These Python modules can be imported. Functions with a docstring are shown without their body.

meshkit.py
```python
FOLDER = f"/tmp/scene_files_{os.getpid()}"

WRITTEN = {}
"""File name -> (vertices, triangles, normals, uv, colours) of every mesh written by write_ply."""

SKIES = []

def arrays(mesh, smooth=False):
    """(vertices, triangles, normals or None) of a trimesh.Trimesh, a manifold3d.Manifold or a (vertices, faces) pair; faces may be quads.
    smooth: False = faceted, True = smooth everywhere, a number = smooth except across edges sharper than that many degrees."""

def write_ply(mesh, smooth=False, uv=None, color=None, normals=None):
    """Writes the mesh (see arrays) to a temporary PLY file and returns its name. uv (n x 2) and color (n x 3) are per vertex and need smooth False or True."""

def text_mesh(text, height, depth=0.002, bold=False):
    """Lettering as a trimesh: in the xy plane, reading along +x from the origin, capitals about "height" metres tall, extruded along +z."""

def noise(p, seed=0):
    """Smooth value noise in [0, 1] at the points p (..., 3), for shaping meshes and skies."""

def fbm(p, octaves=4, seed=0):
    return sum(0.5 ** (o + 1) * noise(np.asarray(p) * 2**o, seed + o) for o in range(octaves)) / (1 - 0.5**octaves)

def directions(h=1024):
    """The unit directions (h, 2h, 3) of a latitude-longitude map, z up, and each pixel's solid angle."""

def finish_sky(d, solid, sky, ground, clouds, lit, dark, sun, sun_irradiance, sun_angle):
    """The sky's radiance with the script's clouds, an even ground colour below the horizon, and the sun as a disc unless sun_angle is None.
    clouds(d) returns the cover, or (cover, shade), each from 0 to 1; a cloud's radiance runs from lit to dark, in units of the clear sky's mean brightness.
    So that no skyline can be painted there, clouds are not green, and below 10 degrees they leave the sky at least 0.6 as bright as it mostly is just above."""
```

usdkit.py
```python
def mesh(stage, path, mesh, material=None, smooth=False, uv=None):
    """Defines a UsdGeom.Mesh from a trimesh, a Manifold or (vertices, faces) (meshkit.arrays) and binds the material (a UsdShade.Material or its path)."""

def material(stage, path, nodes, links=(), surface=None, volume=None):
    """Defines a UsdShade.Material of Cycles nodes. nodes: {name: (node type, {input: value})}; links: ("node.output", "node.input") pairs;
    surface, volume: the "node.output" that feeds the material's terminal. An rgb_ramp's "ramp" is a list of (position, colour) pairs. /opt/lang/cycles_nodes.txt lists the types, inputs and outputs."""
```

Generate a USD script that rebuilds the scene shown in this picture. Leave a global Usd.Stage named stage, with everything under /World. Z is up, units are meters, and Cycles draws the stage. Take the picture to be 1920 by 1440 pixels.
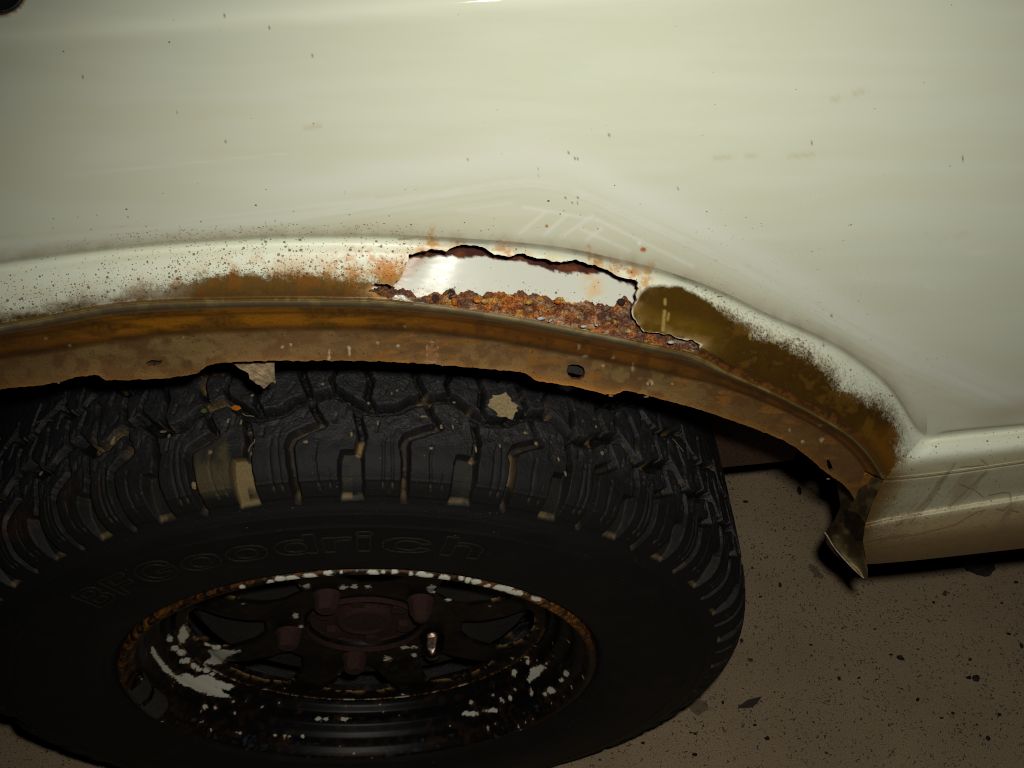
import math
import numpy as np, trimesh, usdkit, meshkit
from meshkit import noise, fbm
from pxr import Usd, UsdGeom, UsdLux, UsdShade, Gf, Sdf, Vt
from scipy.interpolate import PchipInterpolator
from scipy.ndimage import gaussian_filter1d
from shapely.geometry import Polygon
from shapely.ops import unary_union

stage = Usd.Stage.CreateInMemory()
UsdGeom.SetStageUpAxis(stage, UsdGeom.Tokens.z)
UsdGeom.SetStageMetersPerUnit(stage, 1.0)
UsdGeom.Xform.Define(stage, '/World')
UsdGeom.Scope.Define(stage, '/World/Looks')
rng = np.random.default_rng(7)

# ------------------------------------------------------------------ camera
# positions below are measured from the wheel centre (x along the car, y into the car, z up); the wheel centre is ZC above the floor
ZC = 0.335
FPX = 1968.0
CAM = np.array([0.1451, -0.3668, 0.8866])
YAW, PITCH, ROLL = 0.0101, -0.9169, -0.0714


def cam_axes(yaw, pitch, roll):
    f = np.array([math.sin(yaw) * math.cos(pitch), math.cos(yaw) * math.cos(pitch), math.sin(pitch)])
    r = np.array([math.cos(yaw), -math.sin(yaw), 0.0])
    u = np.cross(r, f)
    c, s = math.cos(roll), math.sin(roll)
    return np.array([c * r + s * u, -s * r + c * u, f])


AX = cam_axes(YAW, PITCH, ROLL)
cam = UsdGeom.Camera.Define(stage, '/World/camera')
cam.CreateHorizontalApertureAttr(36.0)
cam.CreateVerticalApertureAttr(27.0)
cam.CreateFocalLengthAttr(36.0 * FPX / 1920)
cam.CreateClippingRangeAttr(Gf.Vec2f(0.01, 100))
m4 = Gf.Matrix4d(*AX[0], 0, *AX[1], 0, *(-AX[2]), 0, CAM[0], CAM[1], CAM[2] + ZC, 1)
cam.AddTransformOp().Set(m4)
cam.CreateExposureAttr(0.0)

# ------------------------------------------------------------------ the flash of the camera: the only light of the night photograph
FLASH = CAM + AX[0] * 0.022 + AX[1] * 0.031
fl = UsdLux.SphereLight.Define(stage, '/World/flash')
fl.CreateRadiusAttr(0.009)
fl.CreateIntensityAttr(3950.0)
fl.CreateColorAttr(Gf.Vec3f(1.0, 0.975, 0.88))
sh = UsdLux.ShapingAPI.Apply(fl.GetPrim())
sh.CreateShapingConeAngleAttr(50.0)
sh.CreateShapingConeSoftnessAttr(1.0)
fdir = AX[2] + AX[1] * -0.27 + AX[0] * 0.07
fdir /= np.linalg.norm(fdir)
fr = np.cross(fdir, AX[1]); fr /= np.linalg.norm(fr); fu = np.cross(fr, fdir)
fl.AddTransformOp().Set(Gf.Matrix4d(*fr, 0, *fu, 0, *(-fdir), 0, FLASH[0], FLASH[1], FLASH[2] + ZC, 1))


def ray(px, py):
    px, py = np.broadcast_arrays(np.asarray(px, float), np.asarray(py, float))
    return np.stack([(px - 960) / FPX, -(py - 720) / FPX, np.ones_like(px)], -1) @ AX


def at(px, py, Y):
    d = ray(px, py)
    return CAM + d * ((np.asarray(Y, float) - CAM[1]) / d[..., 1])[..., None]


def on_floor(px, py, h=0.0):
    d = ray(px, py)
    return CAM + d * ((h - ZC - CAM[2]) / d[..., 2])[..., None]


def seen(P):
    q = (np.asarray(P, float) - CAM) @ AX.T
    return np.stack([960 + FPX * q[..., 0] / q[..., 2], 720 - FPX * q[..., 1] / q[..., 2]], -1)


def sstep(a, b, x):
    t = np.clip((x - a) / (b - a), 0, 1)
    return t * t * (3 - 2 * t)


def mix(a, b, t):
    a, b = np.asarray(a, float), np.asarray(b, float)
    return a + (b - a) * np.asarray(t, float)[..., None]


def d_line(p, line):
    """distance of the points p (n, 2) from a polyline"""
    line = np.asarray(line, float)
    out = np.full(len(p), 1e9)
    for a, b in zip(line[:-1], line[1:]):
        ab = b - a
        t = np.clip(((p - a) @ ab) / max(ab @ ab, 1e-12), 0, 1)
        out = np.minimum(out, np.hypot(*(p - a - t[:, None] * ab).T))
    return out


def sd_poly(p, poly, pad=60):
    """signed distance from a polygon, negative inside (999 far away)"""
    poly = np.asarray(poly, float)
    out = np.full(len(p), 999.0)
    lo, hi = poly.min(0) - pad, poly.max(0) + pad
    near = np.flatnonzero(((p > lo) & (p < hi)).all(1))
    q = p[near]
    d = d_line(q, np.vstack([poly, poly[:1]]))
    inside = np.zeros(len(q), bool)
    for a, b in zip(poly, np.roll(poly, -1, 0)):
        c = (a[1] > q[:, 1]) != (b[1] > q[:, 1])
        xs = a[0] + (q[:, 1] - a[1]) * (b[0] - a[0]) / (b[1] - a[1] if b[1] != a[1] else 1e-12)
        inside ^= c & (q[:, 0] < xs)
    out[near] = np.where(inside, -d, d)
    return out


def ell(p, x, y, a, b=None):
    """soft signed distance from an ellipse"""
    b = a if b is None else b
    return (np.hypot((p[:, 0] - x) / a, (p[:, 1] - y) / b) - 1) * min(a, b)


# ------------------------------------------------------------------ writing prims
taken = {}


def numbered(parent, name):
    k = (parent, name)
    n = taken[k] = taken.get(k, -1) + 1
    return name if n == 0 else f'{name}_{n:03d}'


def tag(prim, label=None, cat=None, group=None, kind=None):
    for k, v in (('label', label), ('category', cat), ('group', group), ('kind', kind)):
        if v:
            prim.SetCustomDataByKey(k, v)
    return prim


def thing(name, loc, label, cat, group=None):
    x = UsdGeom.Xform.Define(stage, '/World/' + numbered('/World', name))
    x.AddTranslateOp().Set(Gf.Vec3d(*map(float, loc)))
    return tag(x.GetPrim(), label, cat, group)


def normals_of(v, f):
    n = np.zeros_like(v)
    fn = np.cross(v[f[:, 1]] - v[f[:, 0]], v[f[:, 2]] - v[f[:, 0]])
    for k in range(3):
        for c in range(3):
            n[:, c] += np.bincount(f[:, k], fn[:, c], len(v))
    return n / np.maximum(np.linalg.norm(n, axis=1, keepdims=True), 1e-20)


def put(name, v, f, mat, parent=None, loc=(0, 0, 0), smooth=True, normals=None, attrs=None, label=None):
    """one Mesh prim under parent (a prim) or under /World; v in metres from the wheel centre"""
    path = str(parent.GetPath()) if parent else '/World'
    path = path + '/' + numbered(path, name)
    v, f = np.asarray(v, float), np.asarray(f, int)
    if f.shape[1] == 4:
        f = np.vstack([f[:, [0, 1, 2]], f[:, [0, 2, 3]]])
    if normals is None and smooth is True:
        normals = normals_of(v, f)
    if normals is None and smooth:
        m = usdkit.mesh(stage, path, trimesh.Trimesh(v - np.asarray(loc), f, process=False), mat, smooth=smooth)
    else:
        m = UsdGeom.Mesh.Define(stage, path)
        m.CreatePointsAttr(Vt.Vec3fArray.FromNumpy((v - np.asarray(loc)).astype(np.float32)))
        m.CreateFaceVertexCountsAttr(Vt.IntArray.FromNumpy(np.full(len(f), 3, np.int32)))
        m.CreateFaceVertexIndicesAttr(Vt.IntArray.FromNumpy(f.astype(np.int32).ravel()))
        m.CreateSubdivisionSchemeAttr('none')
        if normals is not None:
            m.CreateNormalsAttr(Vt.Vec3fArray.FromNumpy(np.asarray(normals, np.float32)))
            m.SetNormalsInterpolation('vertex')
        UsdShade.MaterialBindingAPI.Apply(m.GetPrim()).Bind(mat)
    for k, a in (attrs or {}).items():
        UsdGeom.PrimvarsAPI(m).CreatePrimvar(k, Sdf.ValueTypeNames.Color3fArray, 'vertex').Set(Vt.Vec3fArray.FromNumpy(np.asarray(a, np.float32)))
    if np.any(np.asarray(loc) != 0) or not parent:
        l = np.asarray(loc, float) + (0 if parent else np.array([0, 0, ZC]))
        m.AddTranslateOp().Set(Gf.Vec3d(*map(float, l)))
    if label:
        m.GetPrim().SetCustomDataByKey('label', label)
    return m.GetPrim()


def grid_faces(nr, nc, wrap=False):
    i = np.arange(nr * nc).reshape(nr, nc)
    if wrap:
        i = np.hstack([i, i[:, :1]])
    return np.stack([i[:-1, :-1], i[1:, :-1], i[1:, 1:], i[:-1, 1:]], -1).reshape(-1, 4)


def rail(pts, n):
    pts = np.asarray(pts, float)
    s = np.r_[0, np.cumsum(np.hypot(*np.diff(pts, axis=0).T))]
    u = np.linspace(0, s[-1], n)
    return np.stack([PchipInterpolator(s, pts[:, 0])(u), PchipInterpolator(s, pts[:, 1])(u)], -1)


def compact(v, f, *arrs):
    used = np.unique(f)
    m = np.full(len(v), -1)
    m[used] = np.arange(len(used))
    return (v[used], m[f]) + tuple(a[used] for a in arrs)


# ------------------------------------------------------------------ materials
def MAT(name, nodes, links, surface='p.BSDF'):
    return usdkit.material(stage, '/World/Looks/' + name, nodes, links, surface=surface)


# painted / soiled sheet metal: colour, gloss and speckle density come from the mesh, fine grain from nodes
def sheet_mat(name, speck_scale, speck_col, bump=0.0004, grain=0.16, spec=0.5, bscale=130.0, specdirt=0.3):
    return MAT(name, {
        'tint': ('attribute', {'attribute': 'tint'}),
        'mask': ('attribute', {'attribute': 'mask'}),
        'ms': ('separate_color', {}),
        'g': ('geometry', {}),
        'n1': ('noise_texture', {'scale': 900.0, 'detail': 4.0, 'roughness': 0.65}),
        'n2': ('noise_texture', {'scale': bscale, 'detail': 5.0, 'roughness': 0.6}),
        'v': ('voronoi_texture', {'scale': speck_scale}),
        'vc': ('separate_color', {}),
        'v2': ('voronoi_texture', {'scale': speck_scale * 2.3}),
        'v2c': ('separate_color', {}),
        'gr0': ('map_range', {'from_min': 0.3, 'from_max': 0.7, 'to_min': 1 - grain, 'to_max': 1 + grain}),
        'gamt': ('math', {'math_type': 'multiply', 'value2': 1.0}),
        'cg': ('mix', {'mix_type': 'multiply', 'fac': 1.0}),
        'gcol': ('combine_color', {}),
        'one': ('mix_float', {'a': 1.0}),
        # a speck where a cell's random number is below the density, its size random too
        'on': ('math', {'math_type': 'less_than'}),
        'rad': ('math', {'math_type': 'multiply', 'value2': 0.42}),
        'in': ('math', {'math_type': 'less_than'}),
        'sp': ('math', {'math_type': 'multiply'}),
        'on2': ('math', {'math_type': 'less_than'}),
        'rad2': ('math', {'math_type': 'multiply', 'value2': 0.5}),
        'in2': ('math', {'math_type': 'less_than'}),
        'sp2': ('math', {'math_type': 'multiply'}),
        'spm': ('math', {'math_type': 'maximum'}),
        'spo': ('math', {'math_type': 'multiply', 'value2': 0.8}),
        'col': ('mix', {'mix_type': 'mix', 'color2': speck_col}),
        'bh': ('math', {'math_type': 'multiply'}),
        'b': ('bump', {'strength': 1.0, 'distance': bump}),
        'sl': ('map_range', {'from_min': 0.0, 'from_max': 1.0, 'to_min': spec, 'to_max': spec * specdirt, 'clamp': True}),
        'p': ('principled_bsdf', {}),
    }, [
        ('mask.color', 'ms.color'),
        ('g.position', 'n1.vector'), ('g.position', 'n2.vector'), ('g.position', 'v.vector'), ('g.position', 'v2.vector'),
        ('n1.fac', 'gr0.value'), ('gr0.result', 'one.b'), ('ms.b', 'one.fac'),
        ('one.result', 'gcol.r'), ('one.result', 'gcol.g'), ('one.result', 'gcol.b'),
        ('tint.color', 'cg.color1'), ('gcol.color', 'cg.color2'),
        ('v.color', 'vc.color'), ('vc.r', 'on.value1'), ('ms.g', 'on.value2'),
        ('vc.g', 'rad.value1'), ('v.distance', 'in.value1'), ('rad.value', 'in.value2'), ('on.value', 'sp.value1'), ('in.value', 'sp.value2'),
        ('v2.color', 'v2c.color'), ('v2c.r', 'on2.value1'), ('ms.g', 'on2.value2'),
        ('v2c.g', 'rad2.value1'), ('v2.distance', 'in2.value1'), ('rad2.value', 'in2.value2'), ('on2.value', 'sp2.value1'), ('in2.value', 'sp2.value2'),
        ('sp.value', 'spm.value1'), ('sp2.value', 'spm.value2'), ('spm.value', 'spo.value1'), ('spo.value', 'col.fac'), ('cg.color', 'col.color1'),
        ('col.color', 'p.base_color'), ('ms.r', 'p.roughness'), ('ms.b', 'sl.value'), ('sl.result', 'p.specular_ior_level'),
        ('n2.fac', 'bh.value1'), ('ms.b', 'bh.value2'), ('bh.value', 'b.height'), ('b.normal', 'p.normal'),
    ])


M_SHEET = sheet_mat('soiled_paint', 560.0, (0.095, 0.050, 0.017))
M_RUST = sheet_mat('flaking_rust', 500.0, (0.05, 0.018, 0.008), bump=0.0015, grain=0.45)
M_WHEEL = sheet_mat('chipped_black_paint', 300.0, (0.3, 0.25, 0.16), bump=0.0004, grain=0.3, spec=0.25)
M_RUBBER = sheet_mat('tyre_rubber', 650.0, (0.10, 0.075, 0.045), bump=0.0011, grain=0.8, spec=0.36, bscale=650.0, specdirt=1.0)


def plain(name, col, rough=0.6, metallic=0.0, scale=300.0, var=0.35, bump=0.0006, col2=None):
    col2 = col2 or tuple(c * (1 - var) for c in col)
    return MAT(name, {
        'g': ('geometry', {}), 'n': ('noise_texture', {'scale': scale, 'detail': 5.0, 'roughness': 0.65}),
        'r': ('rgb_ramp', {'ramp': [(0.3, col2), (0.65, col)]}),
        'b': ('bump', {'strength': 1.0, 'distance': bump}),
        'p': ('principled_bsdf', {'roughness': rough, 'metallic': metallic}),
    }, [('g.position', 'n.vector'), ('n.fac', 'r.fac'), ('r.color', 'p.base_color'), ('n.fac', 'b.height'), ('b.normal', 'p.normal')])


M_UNDER = plain('dark_undercoat', (0.018, 0.015, 0.012), 0.9, bump=0.002)
M_RAIL = plain('rusty_frame', (0.10, 0.05, 0.025), 0.8, col2=(0.035, 0.014, 0.008))
M_NUT = plain('rusty_nut', (0.042, 0.0115, 0.0065), 0.9, col2=(0.018, 0.0050, 0.003))
M_CHROME = plain('worn_chrome', (0.16, 0.13, 0.10), 0.30, metallic=1.0, bump=0.0002, col2=(0.12, 0.06, 0.04))
M_HUB = plain('rusty_hub', (0.040, 0.0105, 0.0058), 0.9, col2=(0.013, 0.0036, 0.0022))
M_DRUM = plain('brake_drum_iron', (0.040, 0.037, 0.032), 0.7, col2=(0.018, 0.016, 0.014))
M_LEAF = plain('dead_leaf', (0.34, 0.26, 0.125), 0.75, scale=600.0, col2=(0.17, 0.12, 0.05), bump=0.0008)
M_MUDF = plain('dried_undercoat', (0.40, 0.29, 0.16), 0.85, scale=260.0, col2=(0.13, 0.085, 0.045), bump=0.0015)
M_CRUMB = plain('dry_soil', (0.26, 0.185, 0.095), 0.9, scale=500.0, col2=(0.12, 0.08, 0.04))
M_CLOD = plain('dark_stone', (0.035, 0.03, 0.028), 0.75, scale=90.0, col2=(0.012, 0.010, 0.010), bump=0.004)
M_GRIT = plain('dark_grit', (0.02, 0.014, 0.012), 0.8, scale=300.0)
M_GREEN = plain('green_leaf_bit', (0.08, 0.12, 0.02), 0.6, scale=500.0)
M_RUBBERP = plain('black_plug', (0.012, 0.012, 0.013), 0.5)
M_BLIST = plain('orange_blister', (0.55, 0.17, 0.012), 0.45, scale=350.0, col2=(0.34, 0.09, 0.008), bump=0.0012)
M_BLISTY = plain('yellow_blister', (0.50, 0.30, 0.05), 0.45, scale=350.0, col2=(0.30, 0.14, 0.03), bump=0.0012)
M_GREY = plain('grey_scale_flake', (0.42, 0.44, 0.44), 0.5, scale=400.0, col2=(0.22, 0.22, 0.22))

M_FLOOR = MAT('garage_concrete', {
    'g': ('geometry', {}),
    'n0': ('noise_texture', {'scale': 5.0, 'detail': 6.0, 'roughness': 0.6}),
    'n1': ('noise_texture', {'scale': 700.0, 'detail': 3.0, 'roughness': 0.7}),
    'n3': ('noise_texture', {'scale': 26.0, 'detail': 5.0, 'roughness': 0.65}),
    'r0': ('rgb_ramp', {'ramp': [(0.3, (0.345, 0.255, 0.160)), (0.7, (0.46, 0.345, 0.220))]}),
    'r1': ('rgb_ramp', {'ramp': [(0.30, (0.42, 0.39, 0.37)), (0.5, (1, 1, 1)), (0.70, (1.4, 1.35, 1.25))]}),
    'c1': ('mix', {'mix_type': 'multiply', 'fac': 1.0}),
    'v': ('voronoi_texture', {'scale': 380.0}), 'vc': ('separate_color', {}),
    'v2': ('voronoi_texture', {'scale': 62.0}), 'v2c': ('separate_color', {}),
    'v3': ('voronoi_texture', {'scale': 22.0}), 'v3c': ('separate_color', {}),
    'dens': ('map_range', {'from_min': 0.4, 'from_max': 0.68, 'to_min': 0.30, 'to_max': 0.85, 'clamp': True}),
    'on': ('math', {'math_type': 'less_than'}), 'rad': ('math', {'math_type': 'multiply', 'value2': 0.46}), 'in': ('math', {'math_type': 'less_than'}), 'sp': ('math', {'math_type': 'multiply'}),
    'on2': ('math', {'math_type': 'less_than', 'value2': 0.06}), 'rad2': ('math', {'math_type': 'multiply', 'value2': 0.24}), 'in2': ('math', {'math_type': 'less_than'}), 'sp2': ('math', {'math_type': 'multiply'}),
    'w': ('noise_texture', {'scale': 120.0, 'detail': 3.0}), 'wp': ('mix', {'mix_type': 'add', 'fac': 0.012}),
    'spm': ('math', {'math_type': 'maximum'}), 'spo': ('math', {'math_type': 'multiply', 'value2': 0.85}),
    'c2': ('mix', {'mix_type': 'mix', 'color2': (0.022, 0.016, 0.015)}),
    'on3': ('math', {'math_type': 'less_than', 'value2': 0.16}), 'rad3': ('math', {'math_type': 'multiply', 'value2': 0.30}), 'in3': ('math', {'math_type': 'subtract'}), 'in3s': ('map_range', {'from_min': 0.0, 'from_max': 0.05, 'to_min': 0.0, 'to_max': 0.62, 'clamp': True}), 'sp3': ('math', {'math_type': 'multiply'}),
    'wp3': ('mix', {'mix_type': 'add', 'fac': 0.05}), 'w3': ('noise_texture', {'scale': 40.0, 'detail': 4.0}),
    'c3': ('mix', {'mix_type': 'mix', 'color2': (0.07, 0.045, 0.038)}),
    'b': ('bump', {'strength': 0.7, 'distance': 0.0012}),
    'p': ('principled_bsdf', {'roughness': 0.85, 'specular_ior_level': 0.3}),
}, [
    ('g.position', 'n0.vector'), ('g.position', 'n1.vector'), ('g.position', 'n3.vector'), ('g.position', 'w.vector'), ('g.position', 'w3.vector'),
    ('n0.fac', 'r0.fac'), ('n1.fac', 'r1.fac'), ('r0.color', 'c1.color1'), ('r1.color', 'c1.color2'),
    ('g.position', 'wp.color1'), ('w.color', 'wp.color2'), ('wp.color', 'v.vector'), ('wp.color', 'v2.vector'),
    ('g.position', 'wp3.color1'), ('w3.color', 'wp3.color2'), ('wp3.color', 'v3.vector'),
    ('v.color', 'vc.color'), ('n3.fac', 'dens.value'), ('vc.r', 'on.value1'), ('dens.result', 'on.value2'), ('vc.g', 'rad.value1'), ('v.distance', 'in.value1'), ('rad.value', 'in.value2'), ('on.value', 'sp.value1'), ('in.value', 'sp.value2'),
    ('v2.color', 'v2c.color'), ('v2c.r', 'on2.value1'), ('v2c.g', 'rad2.value1'), ('v2.distance', 'in2.value1'), ('rad2.value', 'in2.value2'), ('on2.value', 'sp2.value1'), ('in2.value', 'sp2.value2'),
    ('sp.value', 'spm.value1'), ('sp2.value', 'spm.value2'), ('spm.value', 'spo.value1'),
    ('v3.color', 'v3c.color'), ('v3c.r', 'on3.value1'), ('v3c.g', 'rad3.value1'), ('rad3.value', 'in3.value1'), ('v3.distance', 'in3.value2'), ('in3.value', 'in3s.value'), ('on3.value', 'sp3.value1'), ('in3s.result', 'sp3.value2'),
    ('c1.color', 'c3.color1'), ('sp3.value', 'c3.fac'), ('c3.color', 'c2.color1'), ('spo.value', 'c2.fac'), ('c2.color', 'p.base_color'),
    ('n1.fac', 'b.height'), ('b.normal', 'p.normal'),
])

# ------------------------------------------------------------------ the floor
fx, fy = np.meshgrid(np.linspace(-4, 4, 9), np.linspace(-3, 5, 9))
fv = np.stack([fx, fy, np.full_like(fx, -ZC)], -1).reshape(-1, 3)
tag(put('floor', fv, grid_faces(9, 9)[:, ::-1], M_FLOOR), 'speckled grey brown concrete floor under the car', 'floor', kind='structure')

# ------------------------------------------------------------------ the vehicle
car = thing('rusty_car', (0, 0, ZC), 'cream white car with a rusted through wheel arch above a black off road tyre', 'car')

# lines of the pressed sheet metal (in pixels of the 1920 wide frame), each put at its own depth below
A = [(-260, 552), (-130, 516), (0, 489), (73, 479), (153, 469), (292, 455), (437, 445), (547, 440), (693, 439), (746, 441), (855, 447), (946, 453), (1074, 468), (1147, 484), (1220, 501), (1293, 524), (1371, 555), (1438, 588), (1506, 616), (1574, 649), (1619, 680), (1664, 718), (1693, 757), (1711, 787), (1721, 801), (1738, 813)]
D = [(-260, 682), (-130, 642), (0, 611), (73, 599), (146, 584), (219, 572), (328, 565), (437, 563), (510, 562), (693, 564), (775, 570), (873, 582), (965, 597), (1056, 615), (1147, 633), (1238, 652), (1293, 664), (1371, 703), (1461, 743), (1551, 791), (1596, 820), (1630, 855), (1658, 899)]
E = [(-260, 742), (-130, 702), (0, 672), (109, 659), (182, 646), (292, 632), (437, 622), (550, 619), (673, 619), (782, 624), (892, 635), (1001, 653), (1110, 673), (1220, 695), (1293, 711), (1330, 718), (1416, 748), (1506, 788), (1574, 829), (1603, 856), (1622, 883)]
F = [(-260, 800), (-130, 762), (0, 730), (60, 724), (109, 717), (157, 705), (183, 704), (192, 709), (200, 713), (292, 710), (365, 701), (380, 692), (394, 684), (437, 679), (547, 676), (693, 677), (746, 679), (826, 684), (910, 692), (983, 699), (995, 706), (1003, 712), (1074, 724), (1147, 739), (1160, 737), (1172, 733), (1220, 743), (1300, 765), (1326, 773), (1416, 804), (1484, 834), (1520, 861), (1551, 888), (1583, 910), (1603, 937)]
B0 = [(1738, 813), (1752, 815), (1777, 811), (1920, 797), (2060, 783), (2250, 764)]
SEAM = [(1658, 899), (1700, 896), (1780, 887), (1920, 867), (2060, 848), (2250, 824)]
LEDGE = [(1622, 984), (1660, 975), (1760, 957), (1920, 932), (2060, 912), (2250, 884)]
BOT = [(1625, 1058), (1680, 1054), (1760, 1046), (1920, 1028), (2060, 1013), (2250, 992)]

HOLE = [(689, 546), (697, 538), (706, 531), (722, 532), (735, 538), (742, 529), (752, 520), (757, 506), (764, 494), (768, 478), (782, 473), (797, 470), (804, 466), (822, 469), (837, 471), (846, 466), (855, 462), (866, 459), (880, 458), (903, 462), (915, 470), (921, 475), (935, 479), (957, 482), (966, 478), (980, 476), (994, 480), (1007, 486), (1022, 485), (1045, 492), (1060, 489), (1082, 488), (1110, 496), (1128, 503), (1140, 506), (1152, 514), (1161, 518), (1175, 523), (1190, 524), (1196, 529), (1195, 538), (1198, 541), (1191, 553), (1194, 564), (1184, 578), (1187, 593), (1193, 603), (1198, 611), (1207, 621), (1218, 625), (1234, 624), (1245, 628), (1256, 628), (1270, 634), (1293, 637), (1317, 646),
        (1308, 656), (1293, 659), (1238, 648), (1147, 629), (1056, 611), (965, 593), (873, 578), (775, 566), (748, 563), (731, 561), (717, 557), (704, 550)]
SLOT = [(1065, 686), (1072, 683), (1085, 684), (1094, 689), (1097, 698), (1095, 708), (1087, 712), (1074, 711), (1066, 705), (1062, 695)]
SLIT = [(273, 680), (284, 675), (296, 676), (306, 676), (301, 682), (288, 686), (278, 685)]
SLOT2 = [(1550, 862), (1555, 863), (1560, 873), (1562, 882), (1557, 884), (1552, 876)]

YT = [-1, 0, 0.06, 0.10, 0.30, 0.60, 0.88, 0.955, 1.0, 1.06, 1.16, 1.26, 1.38, 1.7, 1.95, 2.05, 2.4, 2.8, 3.0]
YV = [-.0082, -.0082, -.0054, -.0056, -.0106, -.0160, -.0188, -.0192, -.0222, -.0224, -.0212, -.0172, -.0150, -.0118, -.0098, -.0094, -.0098, -.0112, -.0122]
yprof = PchipInterpolator(YT[1:], YV[1:])


def panel_y(px, py, up):
    """depth of the flat door-side sheet; up = pixels above the crease. A body line crosses the top of the frame, above it the sheet leans inwards."""
    up = np.clip(450 - py, 0, 900)
    y = -.0082 + 0.0000085 * np.clip(up, 0, 900) + 0.000000010 * np.clip(up, 0, 900) ** 2
    over = (71 - 0.072 * px) - py
    y = y + 0.00015 * (np.logaddexp(0, over / 8.0) * 8.0)
    return y


# part one: from above the frame down over the arch to its torn edge
NC = 1080
ra, rd, re, rf = (rail(x, NC) for x in (A, D, E, F))
rf[:, 1] += (fbm(np.c_[rf[:, 0] / 9, rf[:, 1] / 9, 0 * rf[:, 0]], 3, 5) - .5) * 4
top = np.stack([ra[:, 0], np.full(NC, -300.0)], -1)
u_up = np.linspace(1, 0, 150, endpoint=False) ** 1.55
t_ad = np.linspace(0, 1, 84, endpoint=False)
t_de = 1 + np.linspace(0, 1, 30, endpoint=False) ** 1.25
t_ef = np.linspace(2, 3, 34)
rows_t = np.r_[-u_up, t_ad, t_de, t_ef]


def lay(rails, t):
    """rails: list of (n,2) pixel polylines for t = -1, 0, 1, 2, 3"""
    k = int(np.clip(math.floor(t) + 1, 0, len(rails) - 2))
    return rails[k] + (rails[k + 1] - rails[k]) * (t + 1 - k)


P1 = np.stack([lay([top, ra, rd, re, rf], t) for t in rows_t])
Y1 = np.stack([panel_y(P1[i, :, 0], P1[i, :, 1], ra[:, 1] - P1[i, :, 1]) if t < 0 else np.full(NC, float(yprof(t))) for i, t in enumerate(rows_t)])
k0 = len(u_up)
sm = gaussian_filter1d(Y1, 1.3, axis=0)
w0 = np.exp(-((np.arange(len(rows_t)) - k0) / 9.0) ** 2)[:, None]
Y1 = Y1 * (1 - w0) + sm * w0
# gentle waviness of thin sheet and pitting where the rust sits
Y1 += 0.00022 * (fbm(np.stack([P1[..., 0] / 160, P1[..., 1] / 160, 0 * Y1], -1), 2, 3) - .5)
T1 = np.repeat(rows_t[:, None], NC, 1)

# part two: sheet and sill to the right of the arch
N2 = 330
x2 = np.linspace(0, 1, N2)
rb0, rse, rle, rbo = (rail(x, N2) for x in (B0, SEAM, LEDGE, BOT))
top2 = np.stack([rb0[:, 0], np.full(N2, -300.0)], -1)
mid1 = rail([(1636, 942), (1700, 936), (1780, 924), (1920, 902), (2060, 882), (2250, 856)], N2)
mid2 = rail([(1618, 1015), (1680, 1006), (1760, 996), (1920, 975), (2060, 958), (2250, 936)], N2)
U_SILL = np.r_[t_ad, np.linspace(1, 5, 130)]
ys = PchipInterpolator([1, 1.02, 1.045, 1.07, 1.5, 2, 2.7, 2.9, 3.15, 3.4, 4, 4.5, 5], [-.0222, -.0212, -.0206, -.0223, -.0230, -.0238, -.0246, -.0250, -.0284, -.0292, -.0290, -.0266, -.0205])
yprof2 = lambda t: float(yprof(t)) if t < 1 else float(ys(t))
rails2 = [rb0, rse, mid1, rle, mid2, rbo]
rowsP, rowsY, rowsT = [], [], []
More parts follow.
